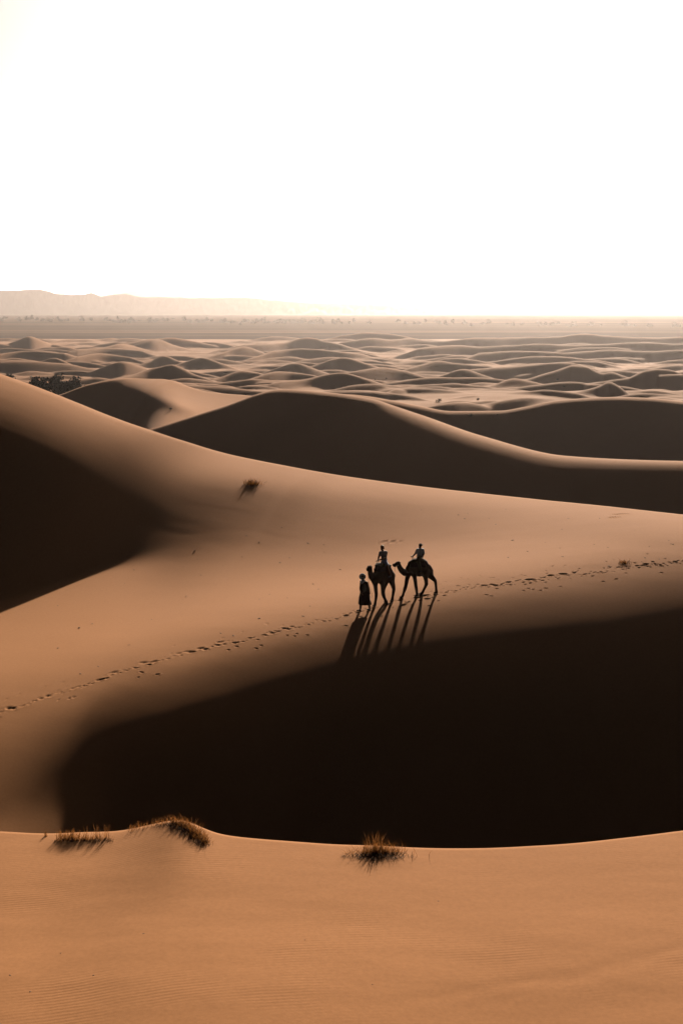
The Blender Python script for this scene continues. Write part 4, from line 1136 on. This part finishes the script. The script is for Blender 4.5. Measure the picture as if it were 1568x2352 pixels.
P += limb([Z1(405, 1375, D), Z1(452, 1555, D + .03), wR], [r_(35), r_(28), r_(19)]) + hand(wR, Z1(500, 1760, D - .03) - wR, Vector((0, -1, 0)), Vector((-1, 0, .3)), 1.0)
P += limb([Z1(255, 1372, D), Z1(238, 1540, D - .03), wL], [r_(35), r_(28), r_(19)]) + hand(wL, Z1(290, 1710, D - .2) - wL, Vector((1, 0, 0)), Vector((0, -1, .2)), 1.0)
sA, sB = Z1(FA[0], FA[1], dA), Z1(FB[0], FB[1], dB)
P += limb([Z1(295, 1730, D), Z1(250, 1930, .5 * (D + dA) - .03), sA + Vector((.015, 0, .085))], [r_(62), r_(44), r_(26)]) + limb([sA + Vector((.02, .01, .04)), sA + Vector((-.13, -.05, .028))], [.040, .030])
P += limb([Z1(375, 1730, D), Z1(462, 1915, .5 * (D + dB) - .03), sB + Vector((.0, .02, .10))], [r_(62), r_(44), r_(26)]) + limb([sB + Vector((.02, .03, .055)), sB + Vector((-.09, -.05, .026))], [.040, .030])
grow('body', P, M_skin, man, bm_, VX, 2); eyes(hc, fc, man, bm_, .93)
# robe: rings from the shoulders to the hem, with folds, and sleeves
ring = [(1318, 330, 62), (1345, 328, 98), (1390, 328, 104), (1480, 342, 104), (1580, 352, 106), (1660, 352, 122), (1760, 345, 140), (1880, 343, 152), (1960, 342, 158), (1992, 345, 158)]
V, F = [], []; nn = 36
for i, (y, cx_, hw) in enumerate(ring):
    c = Z1(cx_, y, D); f = i / (len(ring) - 1)
    for k in range(nn):
        a = 2 * math.pi * k / nn; fold = 1 + 0.10 * f * math.sin(5 * a + 1) * math.sin(2 * a)
        V.append(c + Vector((math.cos(a) * r_(hw) * fold, math.sin(a) * r_(hw) * (0.62 + .1 * f) * fold, -(0.015 * math.sin(a * 2) + r_(16) * math.cos(a)) * f ** 3)))
for i in range(len(ring) - 1):
    for k in range(nn): F.append((i * nn + k, (i + 1) * nn + k, (i + 1) * nn + (k + 1) % nn, i * nn + (k + 1) % nn))
F.append(tuple(range(nn))); F.append(tuple(range((len(ring) - 1) * nn + nn - 1, (len(ring) - 1) * nn - 1, -1)))
P = [(V, F)]
P += limb([Z1(405, 1372, D), Z1(455, 1555, D + .03), Z1(476, 1670, D - .01)], [r_(44), r_(40), r_(36)]) + limb([Z1(258, 1368, D), Z1(236, 1540, D - .03), Z1(258, 1630, D - .13)], [r_(42), r_(38), r_(34)])
P += limb([Z1(495, 1900, D + .05), Z1(540, 1985, D + .08)], [r_(34), r_(14)])
robe = grow('robe', P, M_robe, man, bm_, 0.010, 2)
V, F = [], []                                   # embroidered breast panel lying on the robe
for i in range(9):
    for k in range(5):
        y = 1400 + 30 * i; x = 332 + (k - 2) * 26 + (8 if i > 3 else 0)
        u = (x - 335) / 106.0; dep = r_(104) * 0.66 * math.sqrt(max(0.05, 1 - u * u)) + 0.008
        V.append(Z1(x, y, D) + Vector((0, -dep, 0)) - bm_)
for i in range(8):
    for k in range(4): F.append((i * 5 + k, i * 5 + k + 1, (i + 1) * 5 + k + 1, (i + 1) * 5 + k))
em = mesh_obj('embroidered_panel', V, F, M_embr, robe)
so = em.modifiers.new('thick', 'SOLIDIFY'); so.thickness = 0.006
P = limb([Z1(238, 1330, D - .08), Z1(268, 1378, D - .14), Z1(305, 1352, D - .15), Z1(345, 1300, D - .10), Z1(335, 1295, D + .06), Z1(262, 1300, D + .05), Z1(238, 1330, D - .08)], [r_(24)] * 7)
grow('scarf', P, M_turban, man, bm_, 0.009, 2)
# turban: wound rolls standing round the face
P = []
tc = hc + Vector((-.004, .055, .028))
for (rad, dy, thick, tilt) in ((.112, -.045, .040, .05), (.118, -.01, .044, -.12), (.105, .035, .046, .18)):
    pts = []
    for k in range(19):
        a = math.radians(-62 + 304 * k / 18)
        pts.append(tc + Vector((math.cos(a) * rad, dy + .03 * math.sin(a + tilt * 8), math.sin(a) * rad * (1.0 if math.sin(a) > 0 else .92))))
    P += limb(pts, [thick] * len(pts), None, .5)
P += [ball(tc + Vector((0, .035, .0)), .118)]
grow('turban', P, M_turban, man, bm_, 0.008, 1)
for (sl, dx, dy) in ((sA, -.13, -.05), (sB, -.09, -.05)):
    grow('shoe', limb([sl + Vector((.02, .01, .032)), sl + Vector((dx, dy, .026))], [.046, .036]), M_black, man, bm_, .009, 2)

# ropes
def rope(name, pts, label):
    # smooth the sagging line
    P = [Vector(p) for p in pts]; n = 40; t = np.linspace(0, 1, len(P)); q = np.linspace(0, 1, n)
    xs_ = [cub(t, [p[i] for p in P], q) for i in range(3)]
    pts2 = [Vector((xs_[0][k], xs_[1][k], xs_[2][k])) for k in range(n)]
    V, F = tube(pts2, [0.0085] * n, 6)
    o = mesh_obj(name, V, F, M_rope); tag(o, label, 'rope')
hdm = D1(690) - 0.16 * 2.6 - .28
rope('lead_rope', [Z1(440, 1035, hdm), Z1(452, 1120, hdm), Z1(462, 1240, hdm + .05), Z1(476, 1390, D1(690) - .4), Z1(520, 1570, D + .12), Z1(566, 1690, D + .06), Z1(562, 1765, D + .02), Z1(530, 1780, D - .02), Z1(497, 1755, D - .03)], 'slack rope running from the leading camel to the guide')
rope('tether_rope', [Z2(196, 836, D2(250) - .12), Z2(194, 880, D2(250) - .10), Z2(196, 930, D1(1200) + .02), Z2(205, 962, D1(1200) - .03)], 'short rope tying the rear camel to the leading one')
